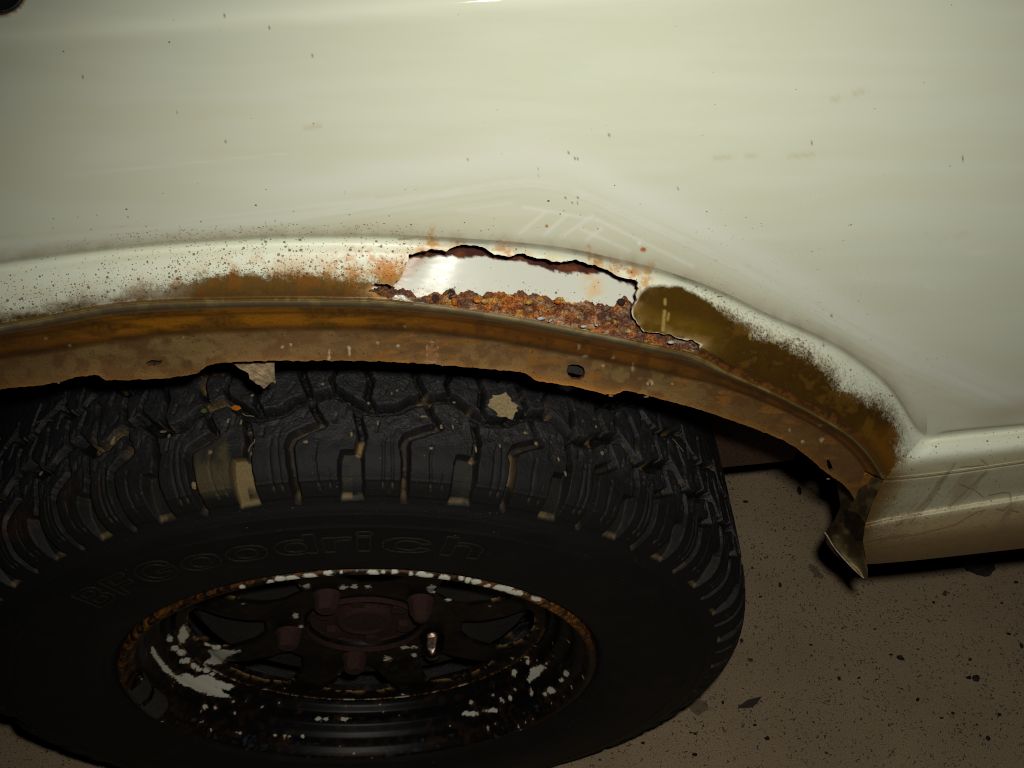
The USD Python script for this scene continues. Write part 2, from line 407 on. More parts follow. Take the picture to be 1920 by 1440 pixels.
for t in -u_up:
    p = top2 + (rb0 - top2) * (t + 1)
    rowsP.append(p); rowsY.append(panel_y(p[:, 0], p[:, 1], rb0[:, 1] - p[:, 1])); rowsT.append(np.full(N2, t))
for t in U_SILL:
    k = int(min(math.floor(t), 4))
    p = rails2[k] + (rails2[k + 1] - rails2[k]) * (t - k)
    rowsP.append(p); rowsY.append(np.full(N2, yprof2(t))); rowsT.append(np.full(N2, t))
P2, Y2, T2 = np.stack(rowsP), np.stack(rowsY), np.stack(rowsT)
sm = gaussian_filter1d(Y2[:k0 + 60], 1.3, axis=0)
w2 = np.exp(-((np.arange(k0 + 60) - k0) / 9.0) ** 2)[:, None]
Y2[:k0 + 60] = Y2[:k0 + 60] * (1 - w2) + sm * w2
Y2 += 0.00022 * (fbm(np.stack([P2[..., 0] / 160, P2[..., 1] / 160, 0 * Y2], -1), 2, 3) - .5) 

PX = np.vstack([P1.reshape(-1, 2), P2.reshape(-1, 2)])
YY = np.r_[Y1.ravel(), Y2.ravel()]
TT = np.r_[T1.ravel(), T2.ravel()]
REG = np.r_[np.zeros(Y1.size, int), np.ones(Y2.size, int)]
V = at(PX[:, 0], PX[:, 1], YY)

# --- holes: the rusted-out hole, the slots of the flange
nz = (fbm(np.c_[PX / 9.0, 0 * YY], 2, 11) - .5) * 7
cut = np.minimum.reduce([sd_poly(PX, HOLE) + nz * 0.8, sd_poly(PX, SLOT), sd_poly(PX, SLIT), sd_poly(PX, SLOT2)])
cut = np.where((REG == 0) & (TT > 0.02), cut, 999)
Q1 = grid_faces(*Y1.shape)
Q2 = grid_faces(*Y2.shape) + Y1.size
Q = np.vstack([Q1, Q2])
Tri = np.vstack([Q[:, [0, 1, 2]], Q[:, [0, 2, 3]]])


# --- colours of the sheet
def body_colour(p, t, reg):
    x, y = p[:, 0], p[:, 1]
    z0 = np.zeros_like(x)
    dith = np.random.default_rng(5).normal(0, 1, len(x))
    nA = fbm(np.c_[x / 22, y / 22, z0], 4, 21)
    nB = fbm(np.c_[x / 6, y / 6, z0], 3, 22)
    nS = fbm(np.c_[x / 240, y / 26, z0], 4, 23)            # smears along the car
    nL = fbm(np.c_[x / 300, y / 300, z0], 3, 24)
    col = np.tile([0.690, 0.720, 0.575], (len(x), 1))
    col = mix(col, (0.66, 0.62, 0.44), 0.16 * sstep(.45, .75, nS) + 0.12 * sstep(.4, .7, nL))
    col = mix(col, (0.80, 0.80, 0.70), 0.15 * sstep(.52, .30, nS))
    rough = 0.20 - .15 * sstep(-.5, -.56, t) + 0.26 * sstep(0.02, .12, t) * (reg == 0) + .14 * sstep(.02, .2, t) * (reg == 1)
    speck = np.full(len(x), 0.0008)
    grain = np.full(len(x), 0.0)
    # a faint tone line, yellower below and paler above, and wiped streaks above the arch
    tone_line = [(-260, 505), (0, 468), (200, 450), (520, 422), (700, 394), (870, 367), (940, 357), (1000, 353), (1060, 362), (1120, 386), (1190, 419), (1320, 478), (1480, 562), (1700, 690), (1920, 778), (2200, 880)]
    ty = np.interp(x, [a[0] for a in tone_line], [a[1] for a in tone_line])
    below = y - ty
    on = (t < 0.02)
    col = mix(col, (0.60, 0.57, 0.42), on * 0.30 * np.exp(-(below / 3.0) ** 2) * sstep(350, 700, x))
    col = mix(col, (0.64, 0.60, 0.44), on * 0.34 * sstep(0, 26, below) * sstep(200, 420, x) * (0.5 + nS))
    col = mix(col, (0.82, 0.82, 0.74), on * 0.45 * np.exp(-((below + 9) / 8.0) ** 2) * (0.4 + nA))
    col = mix(col, (0.80, 0.80, 0.72), on * 0.55 * np.exp(-((below + 62 - np.clip(x - 1000, 0, 900) * .04) / 30.0) ** 2) * sstep(300, 700, x))
    for dx in (-22, -9, 14, 30):
        col = mix(col, (0.60, 0.55, 0.38), on * 0.22 * np.exp(-((below - dx) / 2.2) ** 2) * sstep(.35, .6, fbm(np.c_[x / 130, y / 40, z0 + dx], 3, 31)))
    for a, b in (((975, 437), (1022, 398)), ((1020, 441), (1062, 404)), ((1052, 445), (1112, 404)), ((1100, 450), (1128, 428)), ((1090, 430), (1180, 470)), ((980, 388), (1120, 412)), ((1120, 412), (1300, 500))):
        col = mix(col, (0.83, 0.83, 0.75), on * 0.5 * np.exp(-(d_line(p, [a, b]) / 3.2) ** 2))
    for a, b in (((1560, 188), (1628, 168)), ((560, 242), (600, 236)), ((1760, 452), (1815, 438)), ((1480, 294), (1560, 286)), ((1340, 296), (1420, 292))):
        col = mix(col, (0.56, 0.49, 0.30), 0.45 * np.exp(-(d_line(p, [a, b]) / 4.5) ** 2) * sstep(.3, .6, nA))
    for a, b, w in (((1430, 480), (1920, 472), 1.2), ((1500, 380), (1620, 338), 1.2), ((1600, 520), (1800, 545), 1.2), ((1380, 560), (1690, 700), 2.2), ((1550, 600), (1900, 760), 2.6), ((1590, 600), (1920, 735), 1.6), ((120, 330), (560, 285), 2.0), ((300, 420), (700, 372), 2.5), ((860, 395), (960, 380), 2.0), ((560, 392), (780, 366), 1.6)):
        col = mix(col, (0.82, 0.82, 0.74), on * 0.35 * np.exp(-(d_line(p, [a, b]) / w) ** 2))
    # tiny stone chips
    for cx, cy, r in ((1066, 287, 2), (1078, 296, 2.3), (1083, 297, 2.3), (1142, 253, 2.5), (1035, 262, 1.8), (1060, 370, 2.6), (1073, 379, 2.6), (1083, 371, 2.5), (1083, 380, 2.6), (1083, 340, 2.2), (1271, 354, 2), (1198, 315, 2), (1522, 267, 2.3), (1575, 237, 2), (1340, 41, 2), (247, 323, 2.2), (155, 143, 2.4), (421, 29, 2), (586, 105, 2.3), (660, 72, 2.0), (332, 212, 2), (877, 298, 2), (1488, 357, 2), (1838, 484, 2.6), (1805, 297, 2), (1832, 301, 1.8), (1764, 52, 1.8), (1885, 397, 2), (1559, 592, 3), (1009, 318, 2), (1010, 328, 2), (423, 265, 2), (728, 180, 1.8), (505, 52, 1.6)):
        col = mix(col, (0.06, 0.05, 0.03), 0.7 * sstep(.6, -0.6, ell(p, cx, cy, r * .8)))
    # grime and rust above the rolled edge, left of the hole
    up = [(-300, 640), (-130, 604), (0, 572), (80, 562), (160, 546), (250, 534), (330, 526), (365, 514), (410, 508), (470, 505), (520, 509), (580, 508), (640, 513), (700, 518), (745, 510), (765, 498)]
    uy = np.interp(x, [a[0] for a in up], [a[1] for a in up])
    dl = y - uy + (nA - .5) * 26 + (nB - .5) * 14 + np.abs(dith) * 6 - 4
    left = (reg == 0) & (t > 0.0) & (t < 1.03) & (x < 775)
    solid = sstep(120, 430, x + (nL - .5) * 120)
    halo = left * sstep(-46, 4, dl) * (0.20 + 0.42 * sstep(330, 520, x)) * sstep(.30, .60, nA + .15 * sstep(600, 740, x))
    col = mix(col, (0.56, 0.37, 0.17), halo)
    st = left * (sstep(-4, 14, dl) * solid + sstep(-4, 46, dl) * (1 - solid) * (.50 + .9 * nA)) * np.clip(.97 + .1 * nB, 0, 1)
    stc = mix(np.array([0.125, 0.067, 0.017]) * np.ones((len(x), 1)), (0.17, 0.072, 0.014), sstep(.46, .62, nA))
    stc = mix(stc, (0.075, 0.040, 0.013), .65 * sstep(.70, .95, t) * sstep(.42, .58, nL * .5 + nA * .5))
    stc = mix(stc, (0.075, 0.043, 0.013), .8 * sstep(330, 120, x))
    col = col + (stc - col) * np.clip(st, 0, 1)[:, None]
    rough = rough * (1 - np.clip(st, 0, 1)) + .30 * np.clip(st, 0, 1)
    grain = np.maximum(grain, .8 * np.clip(st, 0, 1))
    speck = np.maximum(speck, (reg == 0) * (t > -0.03) * (t < 1) * (x < 775) * (0.07 + 0.42 * sstep(-66, -5, dl) + .18 * sstep(.5, .7, nL)) * (1 - .75 * np.clip(st, 0, 1)))
    speck = np.maximum(speck, 0.05 * np.exp(-np.clip(-t, 0, 1) * 20) * (x < 1300))
    # the dark olive stain right of the hole
    ST = [(1180, 640), (1186, 575), (1200, 548), (1212, 538), (1238, 533), (1270, 536), (1302, 549), (1342, 573), (1380, 602), (1420, 626), (1478, 646), (1512, 664), (1540, 683), (1562, 706), (1572, 730), (1600, 742), (1634, 752), (1664, 772), (1680, 800), (1686, 835), (1684, 875), (1676, 915), (1660, 950), (1640, 985), (1618, 1000), (1600, 960), (1560, 900), (1450, 800), (1300, 690)]
    sdS = sd_poly(p, ST, 140)
    fz = sstep(1290, 1420, x)
    dS = -sdS + (nA - .5) * (6 + 9 * fz) + (nB - .5) * (4 + 12 * fz) + np.abs(dith) * (.6 + 9 * fz) - 3 * fz
    st2 = sstep(-4 - 7 * fz, 5 + 9 * fz, dS) * ((reg == 1) | (t < 1.04))
    oc = mix(np.array([0.060, 0.030, 0.0045]) * np.ones((len(x), 1)), (0.105, 0.058, 0.005), sstep(560, 590, y - (x - 1200) * .25) * sstep(1400, 1300, x))
    oc = mix(oc, (0.050, 0.023, 0.005), sstep(1330, 1420, x) * sstep(.35, .6, nA))
    oc = mix(oc, (0.170, 0.068, 0.008), sstep(770, 850, y + (nA - .5) * 90) * .9)
    oc = mix(oc, (0.050, 0.025, 0.008), .6 * sstep(.72, .95, t) * (reg == 0))
    col = col + (oc - col) * np.clip(st2 * 1.02, 0, 1)[:, None]
    rough = rough * (1 - st2) + .15 * st2
    oc2 = mix(np.array([.12, .05, .008]) * np.ones((len(x), 1)), (.15, .085, .012), nB)
    col = col + (oc2 - col) * (st2 * .55 * sstep(.54, .66, nA) * sstep(1300, 1400, x))[:, None]
    grain = np.maximum(grain, st2 * .75)
    fr = np.exp(-np.clip(sdS, 0, 400) / 20.0) * sstep(1230, 1330, x) * (1 - st2)
    col = mix(col, (0.36, 0.29, 0.15), .9 * (dith > 1.25) * np.exp(-np.clip(sdS, 0, 400) / 22.0) * (1 - st2) * fz * (t > -.02))
    speck = np.maximum(speck, 0.70 * fr * ((reg == 1) | (t > -.02)))
    col = mix(col, (0.26, 0.17, 0.05), .75 * np.exp(-np.clip(sdS, 0, 400) / 11.0) * (1 - st2) * fz * sstep(.2, .55, nB) * (t > -.02))
    speck = np.maximum(speck, 0.05 * np.exp(-np.clip(sdS, 0, 400) / 90.0) * (x > 1250))
    speck = np.maximum(speck, .16 * (reg == 0) * (t > 1.3))
    # flash glints on the glossy stain, painted as pale dashes
    for a, b, w in (((1247, 562), (1247, 570), 3.0), ((1246, 584), (1243, 619), 3.6), ((1254, 588), (1252, 600), 2.4), ((1405, 626), (1407, 636), 1.8)):
        col = mix(col, (0.36, 0.25, 0.07), .8 * sstep(w + 1.5, w - 2.5, d_line(p, [a, b])))
    # rolled bead and the flange under it
    bead = (reg == 0) * sstep(.945, .975, t) * sstep(1.30, 1.22, t)
    col = col + (mix(np.array([0.125, 0.070, 0.014]) * np.ones((len(x), 1)), (0.20, 0.135, 0.04), sstep(.45, .7, nA)) - col) * (bead * .9 * sstep(-200, 60, x))[:, None]
    rough = rough - .10 * bead
    und = (reg == 0) * sstep(1.2, 1.28, t)
    nF = fbm(np.c_[x / 60, y / 12, z0], 5, 27)
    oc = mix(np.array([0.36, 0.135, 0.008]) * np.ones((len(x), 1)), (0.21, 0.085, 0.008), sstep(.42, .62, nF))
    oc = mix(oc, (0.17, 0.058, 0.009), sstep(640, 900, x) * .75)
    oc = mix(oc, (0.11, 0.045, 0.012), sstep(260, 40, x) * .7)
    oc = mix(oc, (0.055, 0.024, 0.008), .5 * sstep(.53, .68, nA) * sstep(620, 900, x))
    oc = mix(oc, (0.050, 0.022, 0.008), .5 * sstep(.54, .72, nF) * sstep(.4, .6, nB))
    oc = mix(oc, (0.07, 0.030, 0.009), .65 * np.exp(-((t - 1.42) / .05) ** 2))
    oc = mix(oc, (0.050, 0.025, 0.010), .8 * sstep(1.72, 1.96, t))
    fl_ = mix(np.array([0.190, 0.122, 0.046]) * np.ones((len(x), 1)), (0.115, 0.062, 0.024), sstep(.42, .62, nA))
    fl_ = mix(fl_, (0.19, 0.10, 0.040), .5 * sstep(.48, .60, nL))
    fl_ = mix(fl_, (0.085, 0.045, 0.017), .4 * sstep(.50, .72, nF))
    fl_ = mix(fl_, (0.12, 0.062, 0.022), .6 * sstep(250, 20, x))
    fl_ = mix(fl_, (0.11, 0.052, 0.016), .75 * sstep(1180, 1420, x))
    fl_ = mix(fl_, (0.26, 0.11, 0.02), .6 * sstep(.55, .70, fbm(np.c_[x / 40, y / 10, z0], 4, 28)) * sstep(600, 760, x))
    for cx, cy, a_, b_ in ((1219, 718, 5, 3.5), (745, 649, 2, 3), (708, 646, 2, 4), (655, 652, 2, 2), (530, 651, 3, 3), (545, 645, 2, 2), (344, 632, 2, 2), (617, 668, 2, 6), (655, 660, 1.6, 5), (1150, 670, 2, 2), (1187, 682, 2, 7), (1098, 668, 4, 2), (1130, 686, 2, 2), (1085, 650, 2, 4), (758, 612, 4, 2), (1537, 797, 5, 2), (1541, 826, 3, 5), (1505, 829, 2, 2), (1480, 806, 2, 2), (87, 634, 3, 2), (131, 647, 2, 2), (1450, 838, 3, 2), (1260, 720, 2, 2)):
        fl_ = mix(fl_, (0.50, 0.40, 0.24), .7 * sstep(1, -.8, ell(p, cx, cy, a_, b_) + (nB - .5) * 8))
        oc = mix(oc, (0.45, 0.35, 0.20), .5 * sstep(1, -.8, ell(p, cx, cy, a_, b_) + (nB - .5) * 8))
    oc = oc + (fl_ - oc) * sstep(1.9, 2.1, t)[:, None]
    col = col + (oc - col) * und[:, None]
    rough = rough * (1 - und) + (0.36 + .22 * sstep(1.9, 2.2, t)) * und
    grain = np.maximum(grain, und)
    edge = np.exp(-np.clip(3 - t, 0, 3) / .12) * (reg == 0)
    col = mix(col, (0.50, 0.20, 0.035), np.clip(edge, 0, 1) * np.clip(.25 + 1.3 * np.exp(-((x - 1085) / 75.0) ** 2), 0, .9))
    # rust bleeding from the edges of the hole
    dh = np.clip(sd_poly(p, HOLE, 90), -5, 400)
    for cx, cy, r in ((805, 452, 16), (812, 466, 14), (790, 470, 9), (860, 458, 12), (940, 478, 24), (962, 482, 14), (1118, 492, 14), (1106, 478, 7), (1150, 500, 12), (1185, 512, 16), (1206, 522, 14), (1222, 505, 12), (1170, 500, 10), (745, 505, 22), (722, 500, 24), (690, 498, 30), (640, 500, 26), (702, 548, 12), (1200, 536, 10)):
        col = mix(col, (0.52, 0.20, 0.035), ((t < 1) * np.exp(-(np.hypot(x - cx, y - cy) / r) ** 2) * sstep(.40, .62, nB * .6 + nA * .4) * .9))
    col = mix(col, (0.56, 0.36, 0.15), ((reg == 0) * (t < .97) * (t > 0) * .55 * np.exp(-dh / 10.0) * sstep(.3, .6, nA)))
    for a, b, w in (((810, 428), (806, 462), 6), ((1104, 462), (1108, 490), 4), ((1122, 478), (1128, 500), 6), ((1218, 500), (1205, 535), 7)):
        col = mix(col, (0.55, 0.34, 0.10), .7 * np.exp(-(d_line(p, [a, b]) / w) ** 2) * sstep(.3, .55, nB))
    col = mix(col, (0.45, 0.13, 0.02), sstep(1, -1.5, ell(p, 1206, 468, 6, 4.5)) * .95)
    col = mix(col, (0.85, 0.84, 0.78), sstep(1, -1.5, ell(p, 1199, 456, 4, 3)))
    col = mix(col, (0.40, 0.16, 0.04), sstep(1, -1, ell(p, 1025, 424, 3, 2.4)))
    col = mix(col, (0.20, 0.13, 0.06), .8 * sstep(3, 0, d_line(p, [(748, 449), (758, 448), (775, 445), (784, 443)])))
    col = mix(col, (0.75, 0.72, 0.6), .7 * sstep(1.6, 0, dh) * (x > 1180) * (t < .95))
    # the split along the rolled edge to the right of the hole
    ck = (reg == 0) * sstep(1290, 1312, x) * sstep(1655, 1560, x)
    cr = ck * sstep(.87, .91, t + (nA - .5) * .10) * sstep(.985, .955, t)
    col = col + (mix(np.array([0.060, 0.024, 0.008]) * np.ones((len(x), 1)), (0.13, 0.046, 0.012), sstep(.45, .6, nB)) - col) * cr[:, None]
    col = mix(col, (0.012, 0.007, 0.004), ck * .8 * np.exp(-((t - .885 + (nA - .5) * .10) / .011) ** 2) * sstep(.45, .56, nL + .1 * nA))
    # torn patch on the flange
    tp = sd_poly(p, [(798, 633), (806, 640), (818, 640), (822, 652), (819, 660), (824, 668), (823, 678), (808, 680), (795, 676), (801, 664), (799, 650), (803, 644)])
    col = mix(col, (0.26, 0.12, 0.06), .95 * sstep(1.5, -1.5, tp + (nB - .5) * 5) * sstep(.35, .6, nB))
    col = mix(col, (0.45, 0.33, 0.20), .6 * sstep(1.8, 0.2, np.abs(tp + (nB - .5) * 4)) * sstep(.50, .60, nB))
    # sill: road dirt, streaks, hair cracks
    si = (reg == 1) * sstep(.45, .75, t)
    col = mix(col, (0.285, 0.245, 0.135), si * (.68 + .3 * nS))
    col = mix(col, (0.46, 0.33, 0.16), (reg == 1) * sstep(2.95, 3.6, t) * (.55 + .5 * nA))
    col = mix(col, (0.26, 0.155, 0.060), (reg == 1) * sstep(3.6, 4.5, t) * .85)
    col = mix(col, (0.62, 0.56, 0.38), (reg == 1) * .6 * np.exp(-((t - 3.0) / .18) ** 2) * (.5 + nA))  # highlight of the ledge painted as a paler band
    sl_ = x - np.interp(y, [880, 899, 942, 985, 1015, 1058], [1672, 1662, 1636, 1622, 1618, 1625])
    spr = (reg == 1) * sstep(.6, 1.0, t) * np.clip(1.25 * np.exp(-np.clip(sl_, 0, 900) / 30.0) + dith * .16 * np.exp(-np.clip(sl_, 0, 900) / 75.0), 0, 1) * sstep(1075, 985, y)
    col = col + (mix(np.array([.085, .050, .013]) * np.ones((len(x), 1)), (.16, .085, .022), nA) - col) * (spr * .95)[:, None]
    ds = fbm(np.c_[(x + y * .75) / 16, (y - x * .5) / 150, z0], 3, 41)
    col = mix(col, (0.24, 0.16, 0.08), (reg == 1) * sstep(.9, 1.3, t) * .75 * sstep(.55, .72, ds) * sstep(.35, .6, nL + .1))
    col = mix(col, (0.48, 0.42, 0.26), (reg == 1) * (t < .02) * .55 * sstep(1780, 1900, x) * np.exp(-((y - np.interp(x, [1736, 1920], [800, 768])) / 22.0) ** 2) * sstep(.40, .62, nS + .15))
    for ln, w in (([(1800, 876), (1845, 873)], 1.2), ([(1798, 908), (1828, 919), (1838, 928), (1845, 933)], 1.0), ([(1855, 929), (1880, 924), (1893, 924), (1896, 945), (1880, 958), (1868, 954)], 1.2), ([(1640, 1014), (1720, 1002), (1790, 985), (1830, 961), (1848, 956)], .9), ([(1895, 957), (1910, 960)], 1.2), ([(1840, 862), (1852, 872)], 1.4), ([(1620, 1018), (1660, 1008), (1700, 1002)], .9), ([(1680, 985), (1705, 970), (1740, 935), (1765, 900), (1778, 885)], 3.0), ([(1708, 980), (1740, 945), (1790, 870)], 2.4), ([(1780, 950), (1850, 885)], 3.0)):
        col = mix(col, (0.13, 0.075, 0.035), (reg == 1) * (.75 if w < 2 else .45) * np.exp(-(d_line(p, ln) / w) ** 2))
    col = mix(col, (0.10, 0.058, 0.028), (reg == 1) * .85 * np.exp(-((t - 1.045) / .022) ** 2))
    col = mix(col, (0.22, 0.15, 0.07), (reg == 1) * .8 * np.exp(-(np.where(t < 0, t * 6, t) / .020) ** 2) * sstep(1745, 1775, x))
    speck = np.maximum(speck, (reg == 1) * (t > .1) * (.10 + .55 * np.exp(-np.clip(x - 1655, 0, 900) / 45.0) * (t > .9) + .5 * np.exp(-((t - 3) / .3) ** 2) * np.exp(-np.clip(x - 1670, 0, 900) / 90.0)))
    rough = rough + .30 * si
    grain = np.maximum(grain, .6 * (reg == 1) * sstep(2.9, 3.6, t))
    # darker and browner along the crease round the arch
    col = mix(col, (0.33, 0.27, 0.16), (reg == 0) * .60 * np.exp(-((t - 0.01) / .030) ** 2) * (.5 + nA))
    # rim of the round plug in the corner
    pl = np.hypot((x + 2) / 50.0, (y + 14) / 42.0)
    col = mix(col, (0.30, 0.10, 0.02), .9 * sstep(1.10, 1.0, pl))
    return np.clip(col, 0, 1), np.stack([np.clip(rough, .05, .9), np.clip(speck, 0, .8), np.clip(grain, 0, 1)], -1)


COL, MSK = body_colour(PX, TT, REG)

# the torn edges: the sheet is clipped along the outline of each hole, then short walls as thick as the rusty sheet are set along it
NRM = normals_of(V, Tri)
if NRM[:, 1].mean() > 0:
    Tri = Tri[:, ::-1]; NRM = -NRM
pos = cut > 0
npos = pos[Tri].sum(1)
whole, mixed = Tri[npos == 3], Tri[(npos == 1) | (npos == 2)]
odd = np.where(pos[mixed].sum(1)[:, None] == 1, pos[mixed], ~pos[mixed]).argmax(1)
mixed = np.take_along_axis(mixed, (odd[:, None] + np.arange(3)) % 3, 1)
one = pos[mixed[:, 0]]
ek = np.vstack([mixed[:, [0, 1]], mixed[:, [0, 2]]])
es = np.sort(ek, 1)
uq, inv = np.unique(es[:, 0].astype(np.int64) * len(V) + es[:, 1], return_inverse=True)
ea, eb_ = (uq // len(V)).astype(int), (uq % len(V)).astype(int)
wt = (cut[ea] / (cut[ea] - cut[eb_]))[:, None]
n0 = len(V)
lerp = lambda a_: np.concatenate([a_, a_[ea] + (a_[eb_] - a_[ea]) * (wt if a_.ndim > 1 else wt[:, 0])])
TT = lerp(TT); REG = np.r_[REG, REG[ea]]
V, COL, MSK = lerp(V), lerp(COL), lerp(MSK)
NRM = lerp(NRM); NRM /= np.linalg.norm(NRM, axis=1, keepdims=True)
inv = inv.ravel()
e01, e02 = inv[:len(mixed)] + n0, inv[len(mixed):] + n0
m0, m1, m2 = mixed.T
Tri = np.vstack([whole, np.stack([m0, e01, e02], 1)[one], np.stack([e01, m1, m2], 1)[~one], np.stack([e01, m2, e02], 1)[~one]])
free = np.vstack([np.stack([e01, e02], 1)[one], np.stack([e02, e01], 1)[~one]])
fvn = np.unique(free)
mp = np.full(len(V), -1); mp[fvn] = np.arange(len(fvn)) + len(V)
Vb = V[fvn] - NRM[fvn] * (0.0010 + 0.0014 * noise(V[fvn] * 150, 5))[:, None]
V = np.vstack([V, Vb]); NRM = np.vstack([NRM, NRM[fvn]])
COL = np.vstack([COL, mix(np.array([.10, .035, .012]) * np.ones((len(fvn), 1)), (.30, .11, .03), noise(Vb * 900, 6))])
MSK = np.vstack([MSK, np.tile([.75, 0, 1], (len(fvn), 1))])
TT = np.r_[TT, TT[fvn]]; REG = np.r_[REG, REG[fvn]]
walls = np.vstack([np.stack([free[:, 1], free[:, 0], mp[free[:, 0]]], 1), np.stack([free[:, 1], mp[free[:, 0]], mp[free[:, 1]]], 1)])
NRMW = NRM.copy()
Tri = np.vstack([Tri, walls])
# lower return of flange and sill
lo1 = np.arange(NC) + (len(rows_t) - 1) * NC
lo2 = Y1.size + np.arange(N2) + (Y2.shape[0] - 1) * N2
tm = TT[Tri].mean(1)
rm = REG[Tri].min(1)


def piece(name, sel, label=None, extra=None):
    v, f, n, c, k = compact(V, Tri[sel], NRM, COL, MSK)
    if extra is not None:
        ev, ef, en, ec, ek = extra
        f = np.vstack([f, ef + len(v)]); v = np.vstack([v, ev]); n = np.vstack([n, en]); c = np.vstack([c, ec]); k = np.vstack([k, ek])
    return put(name, v, f, M_SHEET, car, normals=n, attrs={'tint': c, 'mask': k}, label=label)


def turned(ids, off, col):
    """a strip that turns the sheet's lower edge inwards"""
    a = V[ids]
    rows = [a] + [a + np.array(o) for o in off]
    v = np.vstack(rows)
    f = grid_faces(len(rows), len(ids))
    f = np.vstack([f[:, [0, 1, 2]], f[:, [0, 2, 3]]])
    n = normals_of(v, f)
    c = np.tile(col, (len(v), 1)); c[:len(ids)] = COL[ids]
    return v, f, n, c, np.tile([.7, .2, 1], (len(v), 1))


piece('body_panel', ((tm < 1.02) & (rm == 0)) | ((rm == 1) & (tm < 0)))
piece('arch_flange', (rm == 0) & (tm >= 1.02), 'brown rust stained flange under the wheel arch with torn lower edge', turned(lo1, [(0, .0016, -.0004)], (.14, .075, .03)))
piece('sill', (rm == 1) & (tm >= 0), 'cream sill with dirt streaks right of the wheel arch', turned(lo2, [(0, .004, -.003), (0, .02, -.004), (0, .16, .0)], (.16, .10, .05)))

# --- the white inner panel behind the hole
gx_, gt_ = np.meshgrid(np.linspace(640, 1330, 190), np.linspace(0, 1, 70))
gy_ = 420 + gt_ * (np.interp(gx_, [a_[0] for a_ in D], [a_[1] for a_ in D]) - 9 - 420)
inner_y = lambda gx_, gy_: 0.013 + .004 * sstep(850, 1100, gx_) - 0.024 * ((gy_ - 455) / 130.0) + 0.010 * ((gx_ - 760) / 420.0) ** 2 * np.sign(gx_ - 760) * .6
yi = inner_y(gx_, gy_) - .0003 * np.sin(gx_ / 16.0 + gy_ / 30) * np.exp(-((gx_ - 790) / 60) ** 2)
yi += .0001 * (fbm(np.stack([gx_ / 20, gy_ / 9, 0 * gx_], -1), 3, 8) - .5) * np.exp(-((gx_ - 800) / 90) ** 2)
iv = at(gx_, gy_, yi).reshape(-1, 3)
ip = np.stack([gx_.ravel(), gy_.ravel()], -1)
ic = np.tile([.60, .61, .53], (len(ip), 1))
inz = fbm(np.c_[ip / 14, 0 * ip[:, :1]], 4, 9)
ic = mix(ic, (.66, .48, .25), .85 * np.exp(-((ip[:, 0] - 1112 - (ip[:, 1] - 530) * .15) / 17) ** 2) * sstep(.3, .55, inz))
ic = mix(ic, (.60, .40, .20), .6 * sstep(545, 585, ip[:, 1] - (ip[:, 0] - 1000) * .09) * sstep(.35, .6, inz))
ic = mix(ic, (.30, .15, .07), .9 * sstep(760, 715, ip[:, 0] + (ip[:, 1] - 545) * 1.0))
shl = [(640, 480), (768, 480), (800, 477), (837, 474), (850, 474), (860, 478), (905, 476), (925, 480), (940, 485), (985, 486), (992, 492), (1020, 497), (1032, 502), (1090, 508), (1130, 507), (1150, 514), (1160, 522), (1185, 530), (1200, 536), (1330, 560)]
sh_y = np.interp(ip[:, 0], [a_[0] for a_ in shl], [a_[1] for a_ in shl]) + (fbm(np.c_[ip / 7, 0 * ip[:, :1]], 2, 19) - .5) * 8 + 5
edge_shade = sstep(1.5, -1.5, ip[:, 1] - sh_y)  # shadow under the hole's upper edge, painted on in dark rust brown
ic = ic + (mix(np.array([.050, .014, .008]) * np.ones((len(ip), 1)), (.12, .035, .014), sstep(.5, .7, inz)) - ic) * edge_shade[:, None]
isp = .02 + .16 * sstep(515, 560, ip[:, 1] - (ip[:, 0] - 900) * .08)
put('inner_panel', iv, grid_faces(70, 190), M_SHEET, car, attrs={'tint': ic, 'mask': np.stack([.33 + .45 * edge_shade, isp, .1 + .9 * edge_shade], -1)}, label='glossy white inner panel seen through the rust hole')

# --- rust crust lying along the bottom of the hole
tops = [(676, 552), (690, 545), (706, 535), (724, 536), (738, 540), (752, 538), (764, 541), (776, 552), (790, 557), (812, 551), (833, 547), (842, 541), (851, 541), (858, 551), (880, 546), (890, 549), (905, 552), (913, 543), (924, 550), (943, 548), (960, 553), (970, 552), (979, 547), (992, 552), (1004, 549), (1019, 552), (1030, 556), (1044, 563), (1056, 560), (1068, 565), (1085, 567), (1100, 566), (1129, 570), (1150, 572), (1162, 560), (1172, 558), (1182, 566), (1192, 585), (1210, 612), (1260, 622), (1330, 640)]
NK = 620
kx = np.linspace(680, 1322, NK)
ky0 = np.interp(kx, [a[0] for a in tops], [a[1] for a in tops]) + (fbm(np.c_[kx / 9, 0 * kx, 0 * kx], 4, 12) - .5) * 15
ky1 = np.interp(kx, [a[0] for a in D], [a[1] for a in D]) + 3
kt = np.linspace(0, 1, 60)
KX = np.repeat(kx[None], 60, 0)
KY = ky0 + (ky1 - ky0) * kt[:, None]
kz = np.stack([KX / 15, KY / 11, 0 * KX], -1)
lump = fbm(kz, 4, 13)
cell = np.abs(fbm(kz * 1.7 + 5, 3, 14) - .5) * 2
yk0 = np.minimum(inner_y(KX[:1], KY[:1]) - .0012, .012)
KYd = yk0 + (-.0160 - yk0) * kt[:, None] ** .85 - .0085 * (lump - .5) * np.sin(np.pi * np.clip(kt[:, None] * .8 + .2, 0, 1)) - .003 * (cell - .3)
kv = at(KX, KY, KYd).reshape(-1, 3)
kc = mix(np.array([.19, .075, .033]) * np.ones((KX.size, 1)), (.36, .125, .028), sstep(.47, .64, fbm(kz.reshape(-1, 3) * .9 + 9, 4, 15)))
kc = mix(kc, (.50, .27, .055), .8 * sstep(.58, .70, fbm(kz.reshape(-1, 3) * .8 + 3, 3, 16)))
